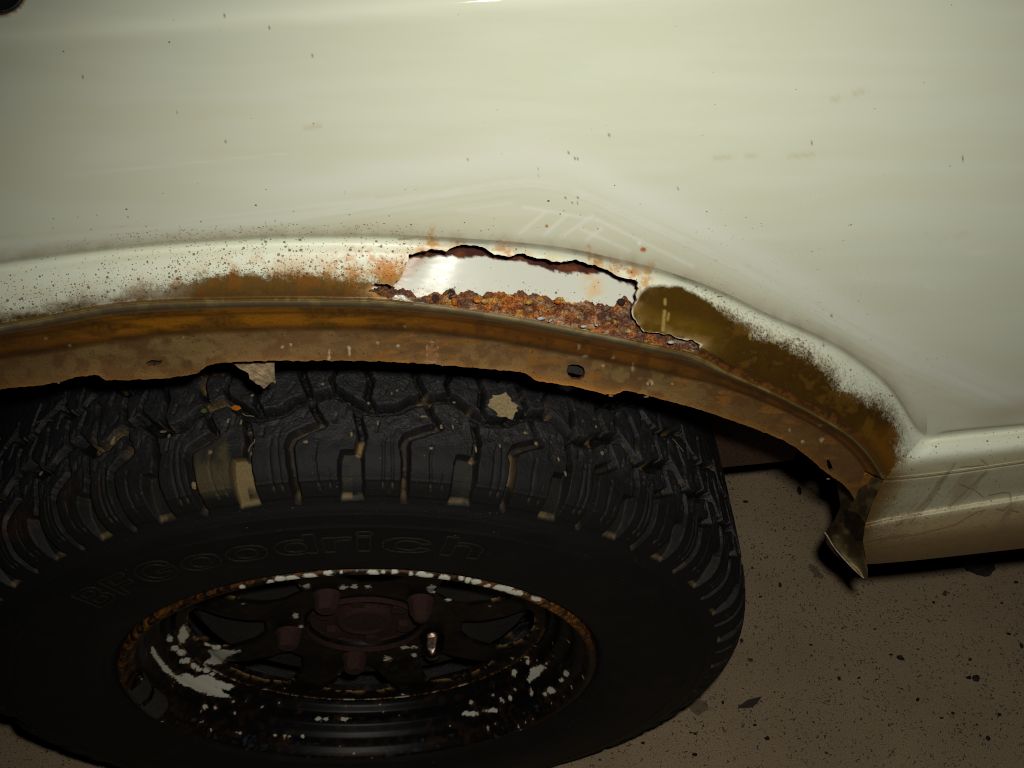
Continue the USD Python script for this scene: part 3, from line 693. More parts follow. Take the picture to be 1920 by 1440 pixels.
kc = mix(kc, (.095, .050, .040), .75 * sstep(.54, .66, fbm(kz.reshape(-1, 3) * .7 + 31, 4, 17) + .10 * sstep(1080, 1180, KX.ravel())))
kc = mix(kc, (.34, .24, .15), .7 * sstep(.56, .68, fbm(kz.reshape(-1, 3) * 1.2 + 51, 4, 18)))
kp = np.stack([KX.ravel(), KY.ravel()], -1)
kc = mix(kc, (.13, .065, .04), .8 * sstep(785, 755, KX.ravel()))
kc = mix(kc, (.78, .76, .68), .95 * sstep(1, -1.5, sd_poly(kp, [(733, 560), (742, 553), (757, 553), (768, 560), (776, 566), (755, 565), (743, 564)])))
kc = mix(kc, (.50, .16, .03), .9 * sstep(2, -2, ell(kp, 697, 550, 8, 4)))
kc = np.clip(kc * 1.08, 0, .9)
crust = put('rust_crust', kv, grid_faces(60, NK), M_RUST, car, attrs={'tint': kc, 'mask': np.stack([.62 + 0 * kp[:, 0], .10 + 0 * kp[:, 0], 1 + 0 * kp[:, 0]], -1)}, label='crumbling orange and brown rust along the bottom of the hole')


def pebble(c, r, seed, squash=(1, 1, 1), sub=2, amp=.35):
    s = trimesh.creation.icosphere(sub)
    v = np.array(s.vertices)
    v = v * (1 + amp * (fbm(v * 1.6 + seed * 7.3, 3, seed) - .5) * 2)[:, None] * np.asarray(squash)
    a = seed * 1.7
    R_ = trimesh.transformations.rotation_matrix(a, [math.sin(a), math.cos(a), .4])[:3, :3]
    return v @ R_.T * r + np.asarray(c), np.array(s.faces)


mm = 0.00026        # metres per pixel at the arch
for i, (px_, py_, r_, mt, nm, yd) in enumerate(((895, 563, 8.5, M_BLIST, 'rust_blister', -.022), (910, 565, 7.5, M_BLISTY, 'rust_blister', -.0225), (846, 552, 11, M_HUB, 'rust_blister', -.016), (852, 566, 9, M_BLIST, 'rust_blister', -.022), (1046, 566, 6, M_BLIST, 'rust_blister', -.018), (992, 566, 8, M_BLISTY, 'rust_blister', -.020), (816, 560, 9, M_NUT, 'rust_blister', -.018), (1165, 566, 9, M_HUB, 'rust_blister', -.013),
                                                 (1015, 597, 6.5, M_GREY, 'scale_flake', -.0265), (1032, 601, 4, M_GREY, 'scale_flake', -.027), (1095, 612, 6, M_GREY, 'scale_flake', -.0265), (1118, 610, 3, M_GREY, 'scale_flake', -.0255), (1258, 642, 7, M_GREY, 'scale_flake', -.0268), (1178, 622, 5, M_GREY, 'scale_flake', -.026))):
    v, f = pebble(at(px_, py_, yd + .0075), r_ * mm, i + 3, (1, .6, .85) if mt is not M_GREY else (1.2, .5, .5), 2, .3)
    put(nm, v, f, mt, crust)

# --- torn end of the sill, folded metal facing the wheel
fl_l = rail([(1566, 900), (1572, 925), (1575, 945), (1564, 975), (1549, 1000), (1570, 1033), (1600, 1064), (1618, 1084)], 90)
fl_r = rail([(1664, 894), (1634, 945), (1622, 985), (1618, 1015), (1621, 1040), (1625, 1058), (1627, 1068), (1625, 1086)], 90)
ft = np.linspace(0, 1, 40)
FP = fl_l[:, None] + (fl_r - fl_l)[:, None] * ft[None, :, None]
yl = np.interp(np.linspace(0, 1, 90), [0, .4, .6, 1], [.045, .040, .018, -.014])
yr = np.interp(np.linspace(0, 1, 90), [0, .3, .55, .8, 1], [-.020, -.023, -.0265, -.0205, -.0165])
FY = yl[:, None] + (yr - yl)[:, None] * ft ** .8 + .006 * np.sin(ft * np.pi * 1.5)[None] * sstep(.35, .7, np.linspace(0, 1, 90))[:, None]
FY += .011 * (fbm(np.stack([FP[..., 0] / 24, FP[..., 1] / 24, 0 * FY], -1), 4, 19) - .5) * np.sin(np.pi * np.clip(ft * .9 + .08, 0, 1))[None]
fv = at(FP[..., 0], FP[..., 1], FY).reshape(-1, 3)
fp2 = FP.reshape(-1, 2)
fn = fbm(np.c_[fp2 / 16, 0 * fp2[:, :1]], 4, 20)
fc = mix(np.array([.20, .145, .066]) * np.ones((len(fp2), 1)), (.08, .052, .024), sstep(.4, .65, fn))
fc = mix(fc, (.40, .30, .13), .7 * sstep(1030, 1075, fp2[:, 1]))
fc = mix(fc, (.022, .014, .008), .85 * sd_poly(fp2, [(1605, 965), (1622, 985), (1618, 1010), (1608, 1012), (1590, 985), (1585, 960)]).__lt__(4))
flap = put('torn_flap', fv, grid_faces(90, 40), M_SHEET, car, attrs={'tint': fc, 'mask': np.stack([.5 + 0 * fn, .1 + 0 * fn, .9 + 0 * fn], -1)}, label='torn folded metal at the front end of the sill')
# the bright worn edge of the fold and a rusty tongue under it
ce = rail([(1546, 998), (1552, 1006), (1560, 1020), (1572, 1036), (1590, 1056), (1606, 1072), (1620, 1084)], 40)
cy = np.interp(np.linspace(0, 1, 40), [0, 1], [.0175, -.0145])
cv = at(ce[:, 0], ce[:, 1], cy)
tv, tf = [], []
tube = trimesh.creation.sweep_polygon(Polygon([(math.cos(a) * .0006, math.sin(a) * .0006) for a in np.linspace(0, 2 * np.pi, 8, endpoint=False)]), cv)
M_EDGE = plain('worn_bright_edge', (.40, .33, .22), .5, scale=160.0, col2=(.05, .03, .015))
put('torn_edge', np.array(tube.vertices), np.array(tube.faces), M_EDGE, flap)
tg = np.array([(1548, 1004), (1562, 1022), (1575, 1037), (1590, 1050), (1580, 1052), (1566, 1040), (1550, 1020)])
tvv = np.vstack([at(tg[:, 0], tg[:, 1], .014), at(tg[:, 0], tg[:, 1], .016)])
tm_ = trimesh.creation.extrude_polygon(Polygon(tvv[:7][:, [0, 2]]), .002)
tvx = np.array(tm_.vertices)
put('rust_tongue', np.stack([tvx[:, 0], .014 + tvx[:, 2], tvx[:, 1]], -1), np.array(tm_.faces), M_NUT, flap, smooth=30)

tb_ = np.array([(1600, 900), (1612, 893), (1626, 884), (1645, 889), (1657, 899), (1640, 908), (1622, 912), (1610, 922)], float)
tb3 = at(tb_[:, 0], tb_[:, 1], -.003)
tbm = trimesh.creation.extrude_polygon(Polygon(tb3[:, [0, 2]]), .0015)
tbv = np.array(tbm.vertices)
put('flange_end', np.stack([tbv[:, 0], -.003 + tbv[:, 2] - .12 * (tbv[:, 1] - tbv[:, 1].mean()), tbv[:, 1]], -1), np.array(tbm.faces), plain('orange_rust', (.36, .15, .02), .5, col2=(.18, .065, .012)), car, smooth=30)

# --- wheel well: dark liner behind the flange, the frame rail, the floor pan
sx = rail(F, 90)
lf = at(sx[:, 0], sx[:, 1], -.005)
rows = []
for yy, up_ in ((-.005, .012), (.03, .020), (.10, .026), (.22, .026), (.34, .02), (.345, -.06)):
    q = lf.copy(); q[:, 1] = yy; q[:, 2] += up_
    rows.append(q)
lv = np.vstack(rows)
put('wheel_well_liner', lv, grid_faces(6, 90), M_UNDER, car, label='dark underside of the wheel arch')
bw = [(-.55, .12), (-.55, .60), (.62, .60), (.62, -.17)]


def box(x0, x1, y0, y1, z0, z1, bev=.004):
    b = trimesh.creation.box([x1 - x0, y1 - y0, z1 - z0])
    b.apply_translation([(x0 + x1) / 2, (y0 + y1) / 2, (z0 + z1) / 2])
    return np.array(b.vertices), np.array(b.faces)


put('inner_wall', *box(-.7, .42, .30, .33, .06, .62), M_UNDER, car, smooth=30)
# frame rail: its lower edge runs from the tyre to the arch
ra_, rb_ = at(1300, 882, .17), at(1480, 864, .17)
dd = (rb_ - ra_) / (rb_ - ra_)[0]
x0, x1 = -.6, .415
c0, c1 = ra_ + dd * (x0 - ra_[0]), ra_ + dd * (x1 - ra_[0])
sec = np.array([(.0, .0), (.0, .11), (.06, .11), (.06, .0), (.054, -.005), (.006, -.005)])
rvv = np.vstack([np.stack([np.full(6, c[0]), c[1] + sec[:, 0], c[2] + sec[:, 1]], -1) for c in (c0, c1)])
rf_ = np.vstack([grid_faces(2, 6, True)])
put('frame_rail', rvv, rf_, M_RAIL, car, smooth=30, label='rusty frame rail behind the tyre')
put('floor_pan', *box(.44, 1.0, .13, .44, .23, .27), M_UNDER, car, smooth=30)

# round black plug at the top left corner
pc = np.array([(-2, -14)])
a = np.linspace(0, 2 * np.pi, 40, endpoint=False)
rings = []
for rr, dy in ((1.0, .0006), (1.0, -.0012), (.93, -.0026), (.80, -.0030), (.74, -.0016), (.4, -.0010), (.02, -.0010)):
    q = np.stack([-2 + 49 * rr * np.cos(a), -14 + 41 * rr * np.sin(a)], -1)
    rings.append(at(q[:, 0], q[:, 1], panel_y(q[:, 0], q[:, 1], np.full(40, 500.)) + dy - .0012))
put('round_plug', np.vstack(rings), grid_faces(len(rings), 40, True), M_RUBBERP, car, label='round black rubber plug with a rusty rim at the top left')

# --- crumbling flake hanging behind the flange
fk = np.array([(432, 680), (450, 679), (480, 678), (500, 677), (516, 680), (517, 692), (518, 708), (512, 706), (506, 712), (496, 716), (488, 710), (476, 706), (470, 699), (462, 692), (446, 686)], float)
fk = np.vstack([fk[i] + (fk[(i + 1) % len(fk)] - fk[i]) * s for i in range(len(fk)) for s in (0, .5)])
fk += rng.normal(0, .9, fk.shape)
fkp = at(fk[:, 0], fk[:, 1], .004)
ex = trimesh.creation.extrude_polygon(Polygon(fkp[:, [0, 2]]).buffer(0), .002)
ex = ex.subdivide().subdivide()
fvx = np.array(ex.vertices)
fvx = np.stack([fvx[:, 0], .004 + fvx[:, 2], fvx[:, 1]], -1)
fvx[:, 1] += .004 * (fbm(fvx * 160, 3, 4) - .5) + .25 * (fvx[:, 2] - fvx[:, 2].max())
put('undercoat_flake', fvx, np.array(ex.faces), M_MUDF, car, smooth=30, label='pale crumbling flake hanging under the arch flange')
# paler flakes and burrs on the lower edge of the flange
for i, (px_, py_, r_) in enumerate(((1145, 742, 5), (1212, 744, 5.5), (830, 684, 4), (1219, 718, 4.5), (1553, 898, 4.5), (110, 718, 3))):
    v, f = pebble(at(px_, py_, -.0127), r_ * mm, 40 + i, (1, .5, 1.1), 1, .5)
    put('paint_flake', v, f, M_CRUMB, car)

# ------------------------------------------------------------------ the wheel
wheel_path = thing  # (kept for reading order)


def lathe(prof, nth, th0=0.0, th1=2 * np.pi, nsub=None):
    prof = np.asarray(prof, float)
    s = np.r_[0, np.cumsum(np.hypot(*np.diff(prof, axis=0).T))]
    u = np.unique(np.r_[s, np.linspace(0, s[-1], nsub)]) if nsub else s
    Rr, Yr = np.interp(u, s, prof[:, 0]), np.interp(u, s, prof[:, 1])
    full = abs(th1 - th0 - 2 * np.pi) < 1e-6
    th = np.linspace(th0, th1, nth, endpoint=not full)
    v = np.stack([Rr[:, None] * np.cos(th), np.repeat(Yr[:, None], nth, 1), Rr[:, None] * np.sin(th)], -1)
    return v, grid_faces(len(u), nth, full), np.repeat(u[:, None], nth, 1), np.repeat(th[None], len(u), 0)


def smooth_prof(pts, n=200, k=2.0):
    pts = np.asarray(pts, float)
    s = np.r_[0, np.cumsum(np.hypot(*np.diff(pts, axis=0).T))]
    u = np.linspace(0, s[-1], n)
    q = np.stack([np.interp(u, s, pts[:, 0]), np.interp(u, s, pts[:, 1])], -1)
    return gaussian_filter1d(q, k, axis=0, mode='nearest')


WHITE = (.62, .60, .50)
RUSTC = (.42, .15, .025)


def chip_colour(v, sh):
    """black wheel paint with chips through to older white paint and rust"""
    P = v.reshape(-1, 3)
    p = seen(P)
    n1, n2 = fbm(P * 130, 4, 51), fbm(P * 420, 3, 52)
    ang = np.degrees(np.arctan2(P[:, 2], P[:, 0])) % 360
    R_ = np.hypot(P[:, 0], P[:, 2])
    col = np.tile([.0030, .0030, .0032], (len(P), 1))
    col = mix(col, (.022, .012, .008), .7 * sstep(.5, .7, n1))
    rough = np.full(len(P), .42)
    w = np.full(len(P), 99.0)
    polys = [[(285, 1212), (292, 1222), (305, 1240), (318, 1256), (335, 1268), (350, 1262), (365, 1270), (390, 1266), (410, 1276), (440, 1286), (428, 1293), (405, 1288), (420, 1299), (432, 1308), (405, 1306), (380, 1300), (360, 1290), (340, 1282), (322, 1268), (305, 1255), (290, 1235), (284, 1220)],
             [(388, 1219), (400, 1220), (450, 1220), (425, 1232), (415, 1245), (395, 1246), (383, 1244), (398, 1235), (396, 1226)],
             [(335, 1185), (345, 1172), (350, 1180), (354, 1192), (345, 1206), (338, 1208), (332, 1198)],
             [(1030, 1240), (1020, 1247), (998, 1250), (994, 1256), (996, 1262), (988, 1275), (993, 1278), (1003, 1272), (1018, 1258), (1022, 1248)]]
    for q in polys:
        w = np.minimum(w, sd_poly(p, q, 30))
    for cx, cy_, a_, b_ in ((319, 1198, 6, 5), (330, 1216, 7, 5), (341, 1224, 9, 6), (349, 1239, 10, 5), (363, 1248, 6, 4), (372, 1255, 5, 4), (388, 1256, 5, 4), (398, 1263, 4, 3), (1033, 1295, 9, 6), (1022, 1302, 4, 4), (1062, 1263, 5, 5), (1053, 1275, 3, 3), (964, 1262, 4, 6), (990, 1240, 4, 5), (996, 1296, 3, 5), (956, 1309, 2, 4), (885, 1338, 10, 4), (920, 1332, 12, 3), (884, 1317, 4, 4), (978, 1350, 3, 3), (384, 1325, 5, 5), (404, 1327, 3, 3), (352, 1360, 7, 5), (338, 1364, 5, 4), (645, 1348, 9, 2.5), (597, 1348, 3, 2), (612, 1348, 3, 2), (516, 1379, 3, 2), (534, 1380, 3, 3), (566, 1380, 2, 2), (448, 1398, 8, 3), (936, 1373, 4, 3), (258, 1274, 8, 4), (406, 1214, 7, 6), (389, 1208, 5, 4), (405, 1186, 9, 5), (424, 1180, 5, 4), (434, 1176, 4, 3), (727, 1235, 8, 4), (760, 1214, 5, 2), (778, 1214, 5, 2), (776, 1229, 3, 2), (843, 1125, 5, 2), (643, 1101, 6, 4), (665, 1100, 4, 3), (690, 1101, 4, 2), (575, 1100, 6, 4), (560, 1101, 4, 3), (554, 1155, 5, 5), (564, 1175, 4, 3), (810, 1105, 8, 7)):
        w = np.minimum(w, ell(p, cx, cy_, a_, b_))
    # the rolled outer lip
    lip = R_ > .1935
    lipc = np.full(len(P), 99.0)
    for cx, cy_, a_, b_ in ((549, 1084, 11, 5), (526, 1084, 9, 4), (508, 1092, 4, 3), (581, 1079, 13, 4), (614, 1074, 9, 4), (640, 1072, 2, 2), (670, 1070, 2, 2), (700, 1074, 11, 5), (719, 1072, 4, 3), (740, 1072, 6, 4), (770, 1075, 3, 3), (797, 1078, 14, 6), (833, 1084, 9, 6), (865, 1084, 4, 4), (877, 1089, 4, 5), (894, 1092, 12, 5), (915, 1098, 8, 4), (940, 1103, 20, 5), (968, 1111, 14, 5), (1007, 1123, 9, 4), (455, 1101, 5, 4)):
        lipc = np.minimum(lipc, ell(p, cx, cy_, a_, b_))
    w = np.where(lip, lipc, w)
    thr = (n1 - .5) * 9 + (n2 - .5) * 7
    # stray chips and rust where the lathe steps catch stones
    stray = sstep(.79, .80, n1 + .03 * ((ang > 185) & (ang < 350)) * sstep(.165, .185, R_))
    rust = np.zeros(len(P))
    rust = np.maximum(rust, lip * (.04 + .85 * np.exp(-((ang - 145) / 22) ** 2) + .85 * np.exp(-((ang - 32) / 22) ** 2)) * sstep(.40, .58, n1 + .12 * np.exp(-((ang - 32) / 25) ** 2)))
    rust = np.maximum(rust, lip * .30 * sstep(.2038, .2052, R_) * sstep(.3, .6, n2))
    rust = np.maximum(rust, .45 * np.exp(-np.clip(w + 1, 0, 99) / 2.5) * sstep(.5, .6, n1))
    rust = np.maximum(rust, np.exp(-((R_ - .1655) / .0013) ** 2) * sstep(.40, .55, n2) * ((ang > 190) & (ang < 352)) * .85)
    col = mix(col, mix(np.array([.12, .052, .016]) * np.ones((len(P), 1)), RUSTC, sstep(.50, .64, n2)), np.clip(rust, 0, 1) * .9)
    wm = sstep(1.2, -.8, w + thr)
    wm = np.maximum(wm, stray * .8 * (R_ > .1))
    wm = np.maximum(wm, np.exp(-((R_ - .1652) / .0010) ** 2) * sstep(.52, .60, n1) * ((ang > 195) & (ang < 300)) * .9)
    col = mix(col, WHITE, wm)
    col = mix(col, (.05, .065, .085), .55 * lip * sstep(.40, .2, n1) * (1 - wm) * (1 - np.clip(rust, 0, 1)))
    rough = mix(rough[:, None], np.array([.6]), np.clip(wm + rust, 0, 1))[:, 0]
    return col, np.stack([rough, 0 * w, np.clip(.25 + rust, 0, 1)], -1)


rim_prof = smooth_prof([(.1985, .014), (.2035, .010), (.2062, .004), (.2065, .0), (.2055, -.0032), (.2025, -.0045), (.1995, -.0030), (.1975, .001), (.1960, .006), (.1935, .009), (.1900, .013), (.1880, .018), (.1872, .026), (.1840, .030), (.1800, .032), (.1768, .035), (.1755, .042), (.1725, .046), (.1690, .047), (.1665, .045), (.1648, .043), (.1636, .046), (.1630, .060)], 150, 1.2)
v, f, u, th = lathe(rim_prof, 1300)
c, k = chip_colour(v, None)
wheel = put('wheel', v.reshape(-1, 3), f[:, ::-1] if False else f, M_WHEEL, car, attrs={'tint': c, 'mask': k}, label='black steel wheel with chipped paint in a muddy all terrain tyre')

# wheel disc with eight windows
NR, NT = 130, 840
rr = np.linspace(.050, .1650, NR)
yd = PchipInterpolator([.050, .053, .060, .080, .090, .105, .125, .142, .152, .158, .165], [.0560, .0520, .0505, .0500, .0470, .0430, .0420, .0445, .0475, .0470, .0440])(rr)
tt = np.linspace(0, 2 * np.pi, NT, endpoint=False)
WIN = [(-.009, .089), (.009, .089), (.016, .096), (.030, .122), (.0365, .137), (.0350, .146), (.024, .153), (0, .1565), (-.024, .153), (-.0350, .146), (-.0365, .137), (-.030, .122), (-.016, .096)]
base = math.radians(-11.0)
ph = (tt - base + math.pi / 8) % (math.pi / 4) - math.pi / 8
RR, PH = np.meshgrid(rr, ph, indexing='ij')
q = np.stack([(RR * np.sin(PH)).ravel(), (RR * np.cos(PH)).ravel()], -1)
sdw = (sd_poly(q, WIN, .1)).reshape(NR, NT)
g0, g1 = np.gradient(sdw, rr, axis=0), np.gradient(sdw, axis=1) / (RR * (tt[1] - tt[0]))
nearw = np.abs(sdw) < .0005
r2 = RR - np.where(nearw, sdw * g0, 0)
t2 = tt[None] - np.where(nearw, sdw * g1 / RR, 0)
Yd = np.repeat(yd[:, None], NT, 1) + .003 * np.exp(-np.clip(sdw, 0, 1) / .002)     # edges of the windows are drawn inwards
dv = np.stack([r2 * np.cos(t2), Yd, r2 * np.sin(t2)], -1)
df = grid_faces(NR, NT, True)
sdf_ = np.where(nearw, 0, sdw).ravel()
df = df[sdf_[df].mean(1) > 1e-5]
c, k = chip_colour(dv, None)
rimw = np.exp(-np.clip(sdw.ravel(), 0, 1) / .0012) * sstep(.45, .55, fbm(dv.reshape(-1, 3) * 200, 3, 61)) * (RR.ravel() > .125)
c = mix(c, (.40, .22, .08), rimw * .8)
dvv, dff, c, k = compact(dv.reshape(-1, 3), df, c, k)
put('wheel_disc', dvv, dff, M_WHEEL, wheel, attrs={'tint': c, 'mask': k})

# hub, its cap and bolts; wheel nuts
hp = smooth_prof([(.0525, .047), (.0525, .056), (.050, .0585), (.030, .0585), (.0265, .057), (.0250, .052), (.0215, .0505), (.0200, .0515), (.0185, .0530), (.010, .0520), (.0005, .0515)], 90, 1.0)
v, f, u, th = lathe(hp, 80)
hub = put('hub', v.reshape(-1, 3), f, M_HUB, wheel, smooth=35, label='rusty brown hub with a round cap')
hex_ = lambda r, n=6: [(r * math.cos(i * 2 * math.pi / n), r * math.sin(i * 2 * math.pi / n)) for i in range(n)]


def nut(cx, cz, y0, dome):
    """hexagonal tapered wheel nut: washer cone, hexagon, rounded end"""
    rows = []
    n = 24
    a = np.linspace(0, 2 * np.pi, n, endpoint=False)
    hexr = 1.0 / np.maximum(np.abs(np.cos((a % (np.pi / 3)) - np.pi / 6)), .86) * .93
    for y, r, h in ((.002, .0122, 0), (.0, .0120, 0), (-.002, .0112, .6), (-.0035, .0106, 1), (-.0125, .0093, 1), (-.0145, .0080, .6)) + (((-.0160, .0074, 0), (-.0185, .0062, 0), (-.0203, .0036, 0), (-.0208, .0004, 0)) if dome else ((-.0150, .0068, 0), (-.0146, .0062, 0), (-.0146, .0005, 0))):
        rad = r * (1 + (hexr - 1) * h)
        rows.append(np.stack([cx + rad * np.cos(a), np.full(n, y0 + y), cz + rad * np.sin(a)], -1))
    return np.vstack(rows), grid_faces(len(rows), n, True)


for i, deg in enumerate((108, 36, 180, -108, -36)):
    a_ = math.radians(deg + 1)
    v, f = nut(.0698 * math.cos(a_), .0698 * math.sin(a_), .0495, deg in (36, -36))
    put('lug_nut', v, f, M_CHROME if deg == -36 else M_NUT, wheel, smooth=40, label='shiny domed wheel nut, the only bright one' if deg == -36 else None)
for i in range(6):
    a_ = math.radians(30 + 60 * i)
    b = trimesh.creation.cylinder(.0075, .008, sections=6)
    vv = np.array(b.vertices)[:, [0, 2, 1]] * [1, 1, 1]
    put('hub_bolt', vv + [.0385 * math.cos(a_), .056, .0385 * math.sin(a_)], np.array(b.faces), M_HUB, hub if False else wheel, smooth=30)
# brake drum seen through the windows
v, f, u, th = lathe([(.055, .068), (.10, .066), (.150, .068), (.157, .074), (.157, .16)], 72)
put('brake_drum', v.reshape(-1, 3), f, M_DRUM, car, smooth=35)
# wheel weights clipped on the left of the rim
for i, deg in enumerate((176, 187)):
    aa = np.radians(np.linspace(deg - 4.4, deg + 4.4, 16))
    rows = []
    for R_, y_ in ((.1985, -.004), (.2000, -.0075), (.1960, -.0085), (.1905, -.001), (.1885, .008), (.1900, .012)):
        tap = 1 - .25 * np.abs(np.linspace(-1, 1, 16)) ** 6
        rows.append(np.stack([R_ * np.cos(aa), y_ * tap, R_ * np.sin(aa)], -1))
    put('balance_weight', np.vstack(rows), grid_faces(6, 16), M_DRUM, wheel, smooth=35)

# ------------------------------------------------------------------ the tyre
TP = np.array([(.300, -.0105), (.313, -.006), (.325, -.002), (.3335, .006), (.3385, .018), (.342, .035), (.3437, .06), (.344, .11), (.3437, .16), (.342, .185), (.3385, .202), (.3335, .214), (.325, .222), (.313, .226), (.300, .2305)])
ts = np.r_[0, np.cumsum(np.hypot(*np.diff(TP, axis=0).T))]
WMAX = ts[-1]
fR, fY = PchipInterpolator(ts, TP[:, 0]), PchipInterpolator(ts, TP[:, 1])
w_ = np.r_[np.linspace(0, .012, 14, endpoint=False), np.linspace(.012, .135, 150, endpoint=False), np.linspace(.135, WMAX, 80)]
TR, TY = fR(w_), fY(w_)
TR, TY = gaussian_filter1d(TR, 7, mode='nearest'), gaussian_filter1d(TY, 7, mode='nearest')
eb = np.exp(-np.arange(len(w_)) / 5.0)
TR, TY = TR * (1 - eb) + fR(w_) * eb, TY * (1 - eb) + fY(w_) * eb
tn = np.stack([np.gradient(TY), -np.gradient(TR)], -1)
tn /= np.linalg.norm(tn, axis=1, keepdims=True)      # (radial, y) outward normal
# wide shoulder slots stand at these angles (degrees), the pattern repeats from one to the next
slots = [172.0, 162.5, 152.5, 142.2, 132.1, 122.0, 114.0, 105.2, 94.6, 82.5, 69.6, 57.8, 47.7, 38.0, 27.5, 17.0, 6.5]
more = list(np.arange(slots[-1] - 10.5, slots[0] - 360 + 6, -10.55))
slots_all = np.array([slots[0] + 11, *slots, *more])
thf = np.unique(np.r_[np.radians(np.linspace(-30, 200, 1560)), np.radians(np.linspace(200, 330, 170))[:-1]])
phase = np.interp(-np.degrees(thf), -slots_all, np.arange(len(slots_all)) - 1.0)
thd = np.degrees(thf)
phase = np.interp(-np.where(thd > slots_all[0], thd - 360, thd), -slots_all, np.arange(len(slots_all)) - 1.0)
cellno = np.floor(phase).astype(int)
phi = phase - cellno
PER = .0735
W_, F_ = np.meshgrid(w_, phi, indexing='ij')
CN = np.repeat(cellno[None], len(w_), 0)
pw = np.stack([F_.ravel() * PER, W_.ravel()], -1)


def per_line(line, half):
    ln = np.array([(a * PER, b) for a, b in line])
    return np.minimum.reduce([d_line(pw, ln + [k * PER, 0]) for k in (-1, 0, 1)]) - half


wob = (fbm(np.c_[pw * 130, CN.ravel() * 3.7], 3, 71) - .5) * .0022
wide = np.minimum.reduce([sd_poly(pw, [((a + k) * PER, b) for a, b in [(-.105, .0105), (-.115, .040), (-.09, .0465), (.06, .0465), (.092, .044), (.105, .0115)]], .03) for k in (0, 1)]) + wob * .7
zig = [(-.147, .0898), (-.054, .084), (.085, .0762), (.17, .0746), (.372, .0764), (.504, .0833), (.62, .0858), (.853, .0898), (.946, .084), (1.085, .0762)]
MIRW = WMAX / 2
mir = lambda ln, sh=.5: [(a + sh, 2 * MIRW - b) for a, b in ln]
zz = np.minimum(per_line(zig, .0038), per_line(mir(zig), .0038)) + wob
zmid = per_line([(a + .42, b + .0405) for a, b in zig], .0026) + wob
nar = np.minimum(per_line([(.475, .0118), (.455, .045), (.440, .0522), (.488, .058), (.62, .0623), (.736, .0659)], .0023), per_line([(.44, .051), (.47, .057), (.736, .0659)], .0027)) + wob * .8
thin = np.minimum.reduce([per_line([(.736, .0659), (.66, .076), (.62, .0862), (.574, .0967), (.53, .106), (.57, .118)], .0022), per_line([(.06, .0455), (.088, .057), (.055, .068), (.04, .0765)], .0023),
                          per_line([(.20, .0746), (.12, .086), (.15, .10), (.08, .113)], .0020), per_line([(.85, .0898), (.80, .10), (.86, .112)], .0012), per_line([(.30, .110), (.36, .125), (.31, .138)], .0014), per_line([(.75, .112), (.70, .128), (.77, .142)], .0014)]) + wob * .6
sip = np.minimum.reduce([per_line([(.272, .022), (.264, .0518), (.285, .058)], .00045), per_line([(.357, .022), (.333, .0572), (.36, .063)], .00045), per_line([(.70, .021), (.667, .0431), (.69, .053)], .00045), per_line([(.80, .022), (.79, .036)], .0002),
                         per_line([(.30, .066), (.35, .070)], .0006), per_line([(.20, .060), (.215, .066)], .0009), per_line([(.84, .067), (.86, .072)], .0010), per_line([(.92, .070), (.935, .077)], .0006), per_line([(.42, .092), (.46, .098)], .0008), per_line([(.25, .087), (.28, .093)], .0008), per_line([(.70, .094), (.73, .100)], .0008), per_line([(.56, .071), (.585, .0745)], .0011)]) + wob * .25
cut_ = lambda s, e: sstep(e, -e, s)
narm, widem, zzm = cut_(nar, .0007), cut_(wide, .0009), cut_(np.minimum(zz, zmid), .0008)
thinm, sipm = cut_(thin, .0006), cut_(sip, .0004)
other = np.minimum.reduce([sd_poly(pw, [((a + k + .5) * PER, 2 * MIRW - b) for a, b in [(-.105, .0105), (-.115, .040), (-.09, .0465), (.06, .0465), (.092, .044), (.105, .0115)]], .03) for k in (-1, 0, 1)])
depth = np.maximum.reduce([widem * (.0028 + .0062 * sstep(.010, .040, W_.ravel())), narm * .0080, zzm * .0105, thinm * .0075, sipm * .0013, cut_(other, .0009) * .0085])
blk = fbm(np.c_[pw * 210, CN.ravel() * 5.1], 4, 72)
lugstep = .0006 * sstep(.0145, .0135, W_.ravel()) * sstep(.001, .008, W_.ravel()) * (1 - np.maximum(widem, narm))
worn = .0006 * sstep(.50, .72, fbm(np.c_[pw * 95, CN.ravel() * 2.3], 3, 73)) * sstep(.045, .06, W_.ravel())
rib = .0005 * np.exp(-((W_.ravel() - .0275) / .0008) ** 2)
depth = depth + lugstep + worn - rib + (.0005 * (blk - .5)) * sstep(.03, .05, W_.ravel()) + .00025 * (blk - .5) * sstep(.0, .006, W_.ravel())
DM = depth.reshape(len(w_), len(thf))
RRt = TR[:, None] - DM * tn[:, :1]
YYt = TY[:, None] - DM * tn[:, 1:]
tv = np.stack([RRt * np.cos(thf), YYt, RRt * np.sin(thf)], -1).reshape(-1, 3)
tf = grid_faces(len(w_), len(thf), True)
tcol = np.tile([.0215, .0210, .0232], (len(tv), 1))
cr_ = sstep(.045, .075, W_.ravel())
tcol = mix(tcol, (.0042, .0040, .0040), 1 - cr_)  # crown coloured paler than the shoulder for the flash sheen it catches
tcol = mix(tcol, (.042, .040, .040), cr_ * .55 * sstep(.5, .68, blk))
mudn = fbm(np.c_[pw * 60, CN.ravel() * 9.7], 4, 74)
hsh = noise(np.c_[CN.ravel() * 3.1, CN.ravel() * 0 + 4.5, CN.ravel() * 0], 75)
floorw = widem * (W_.ravel() < .05)
muddy = (CN.ravel() == 6)
tcol = mix(tcol, (.10, .075, .035), floorw * (.03 + .14 * hsh) * sstep(.3, .6, mudn))
sl8 = (np.round(phase) == 8)                                       # the slot fullest of dried mud
SL8 = np.repeat(sl8[None], len(w_), 0).ravel()
tcol = mix(tcol, (.19, .135, .055), floorw * SL8 * .85 * sstep(.25, .5, mudn))
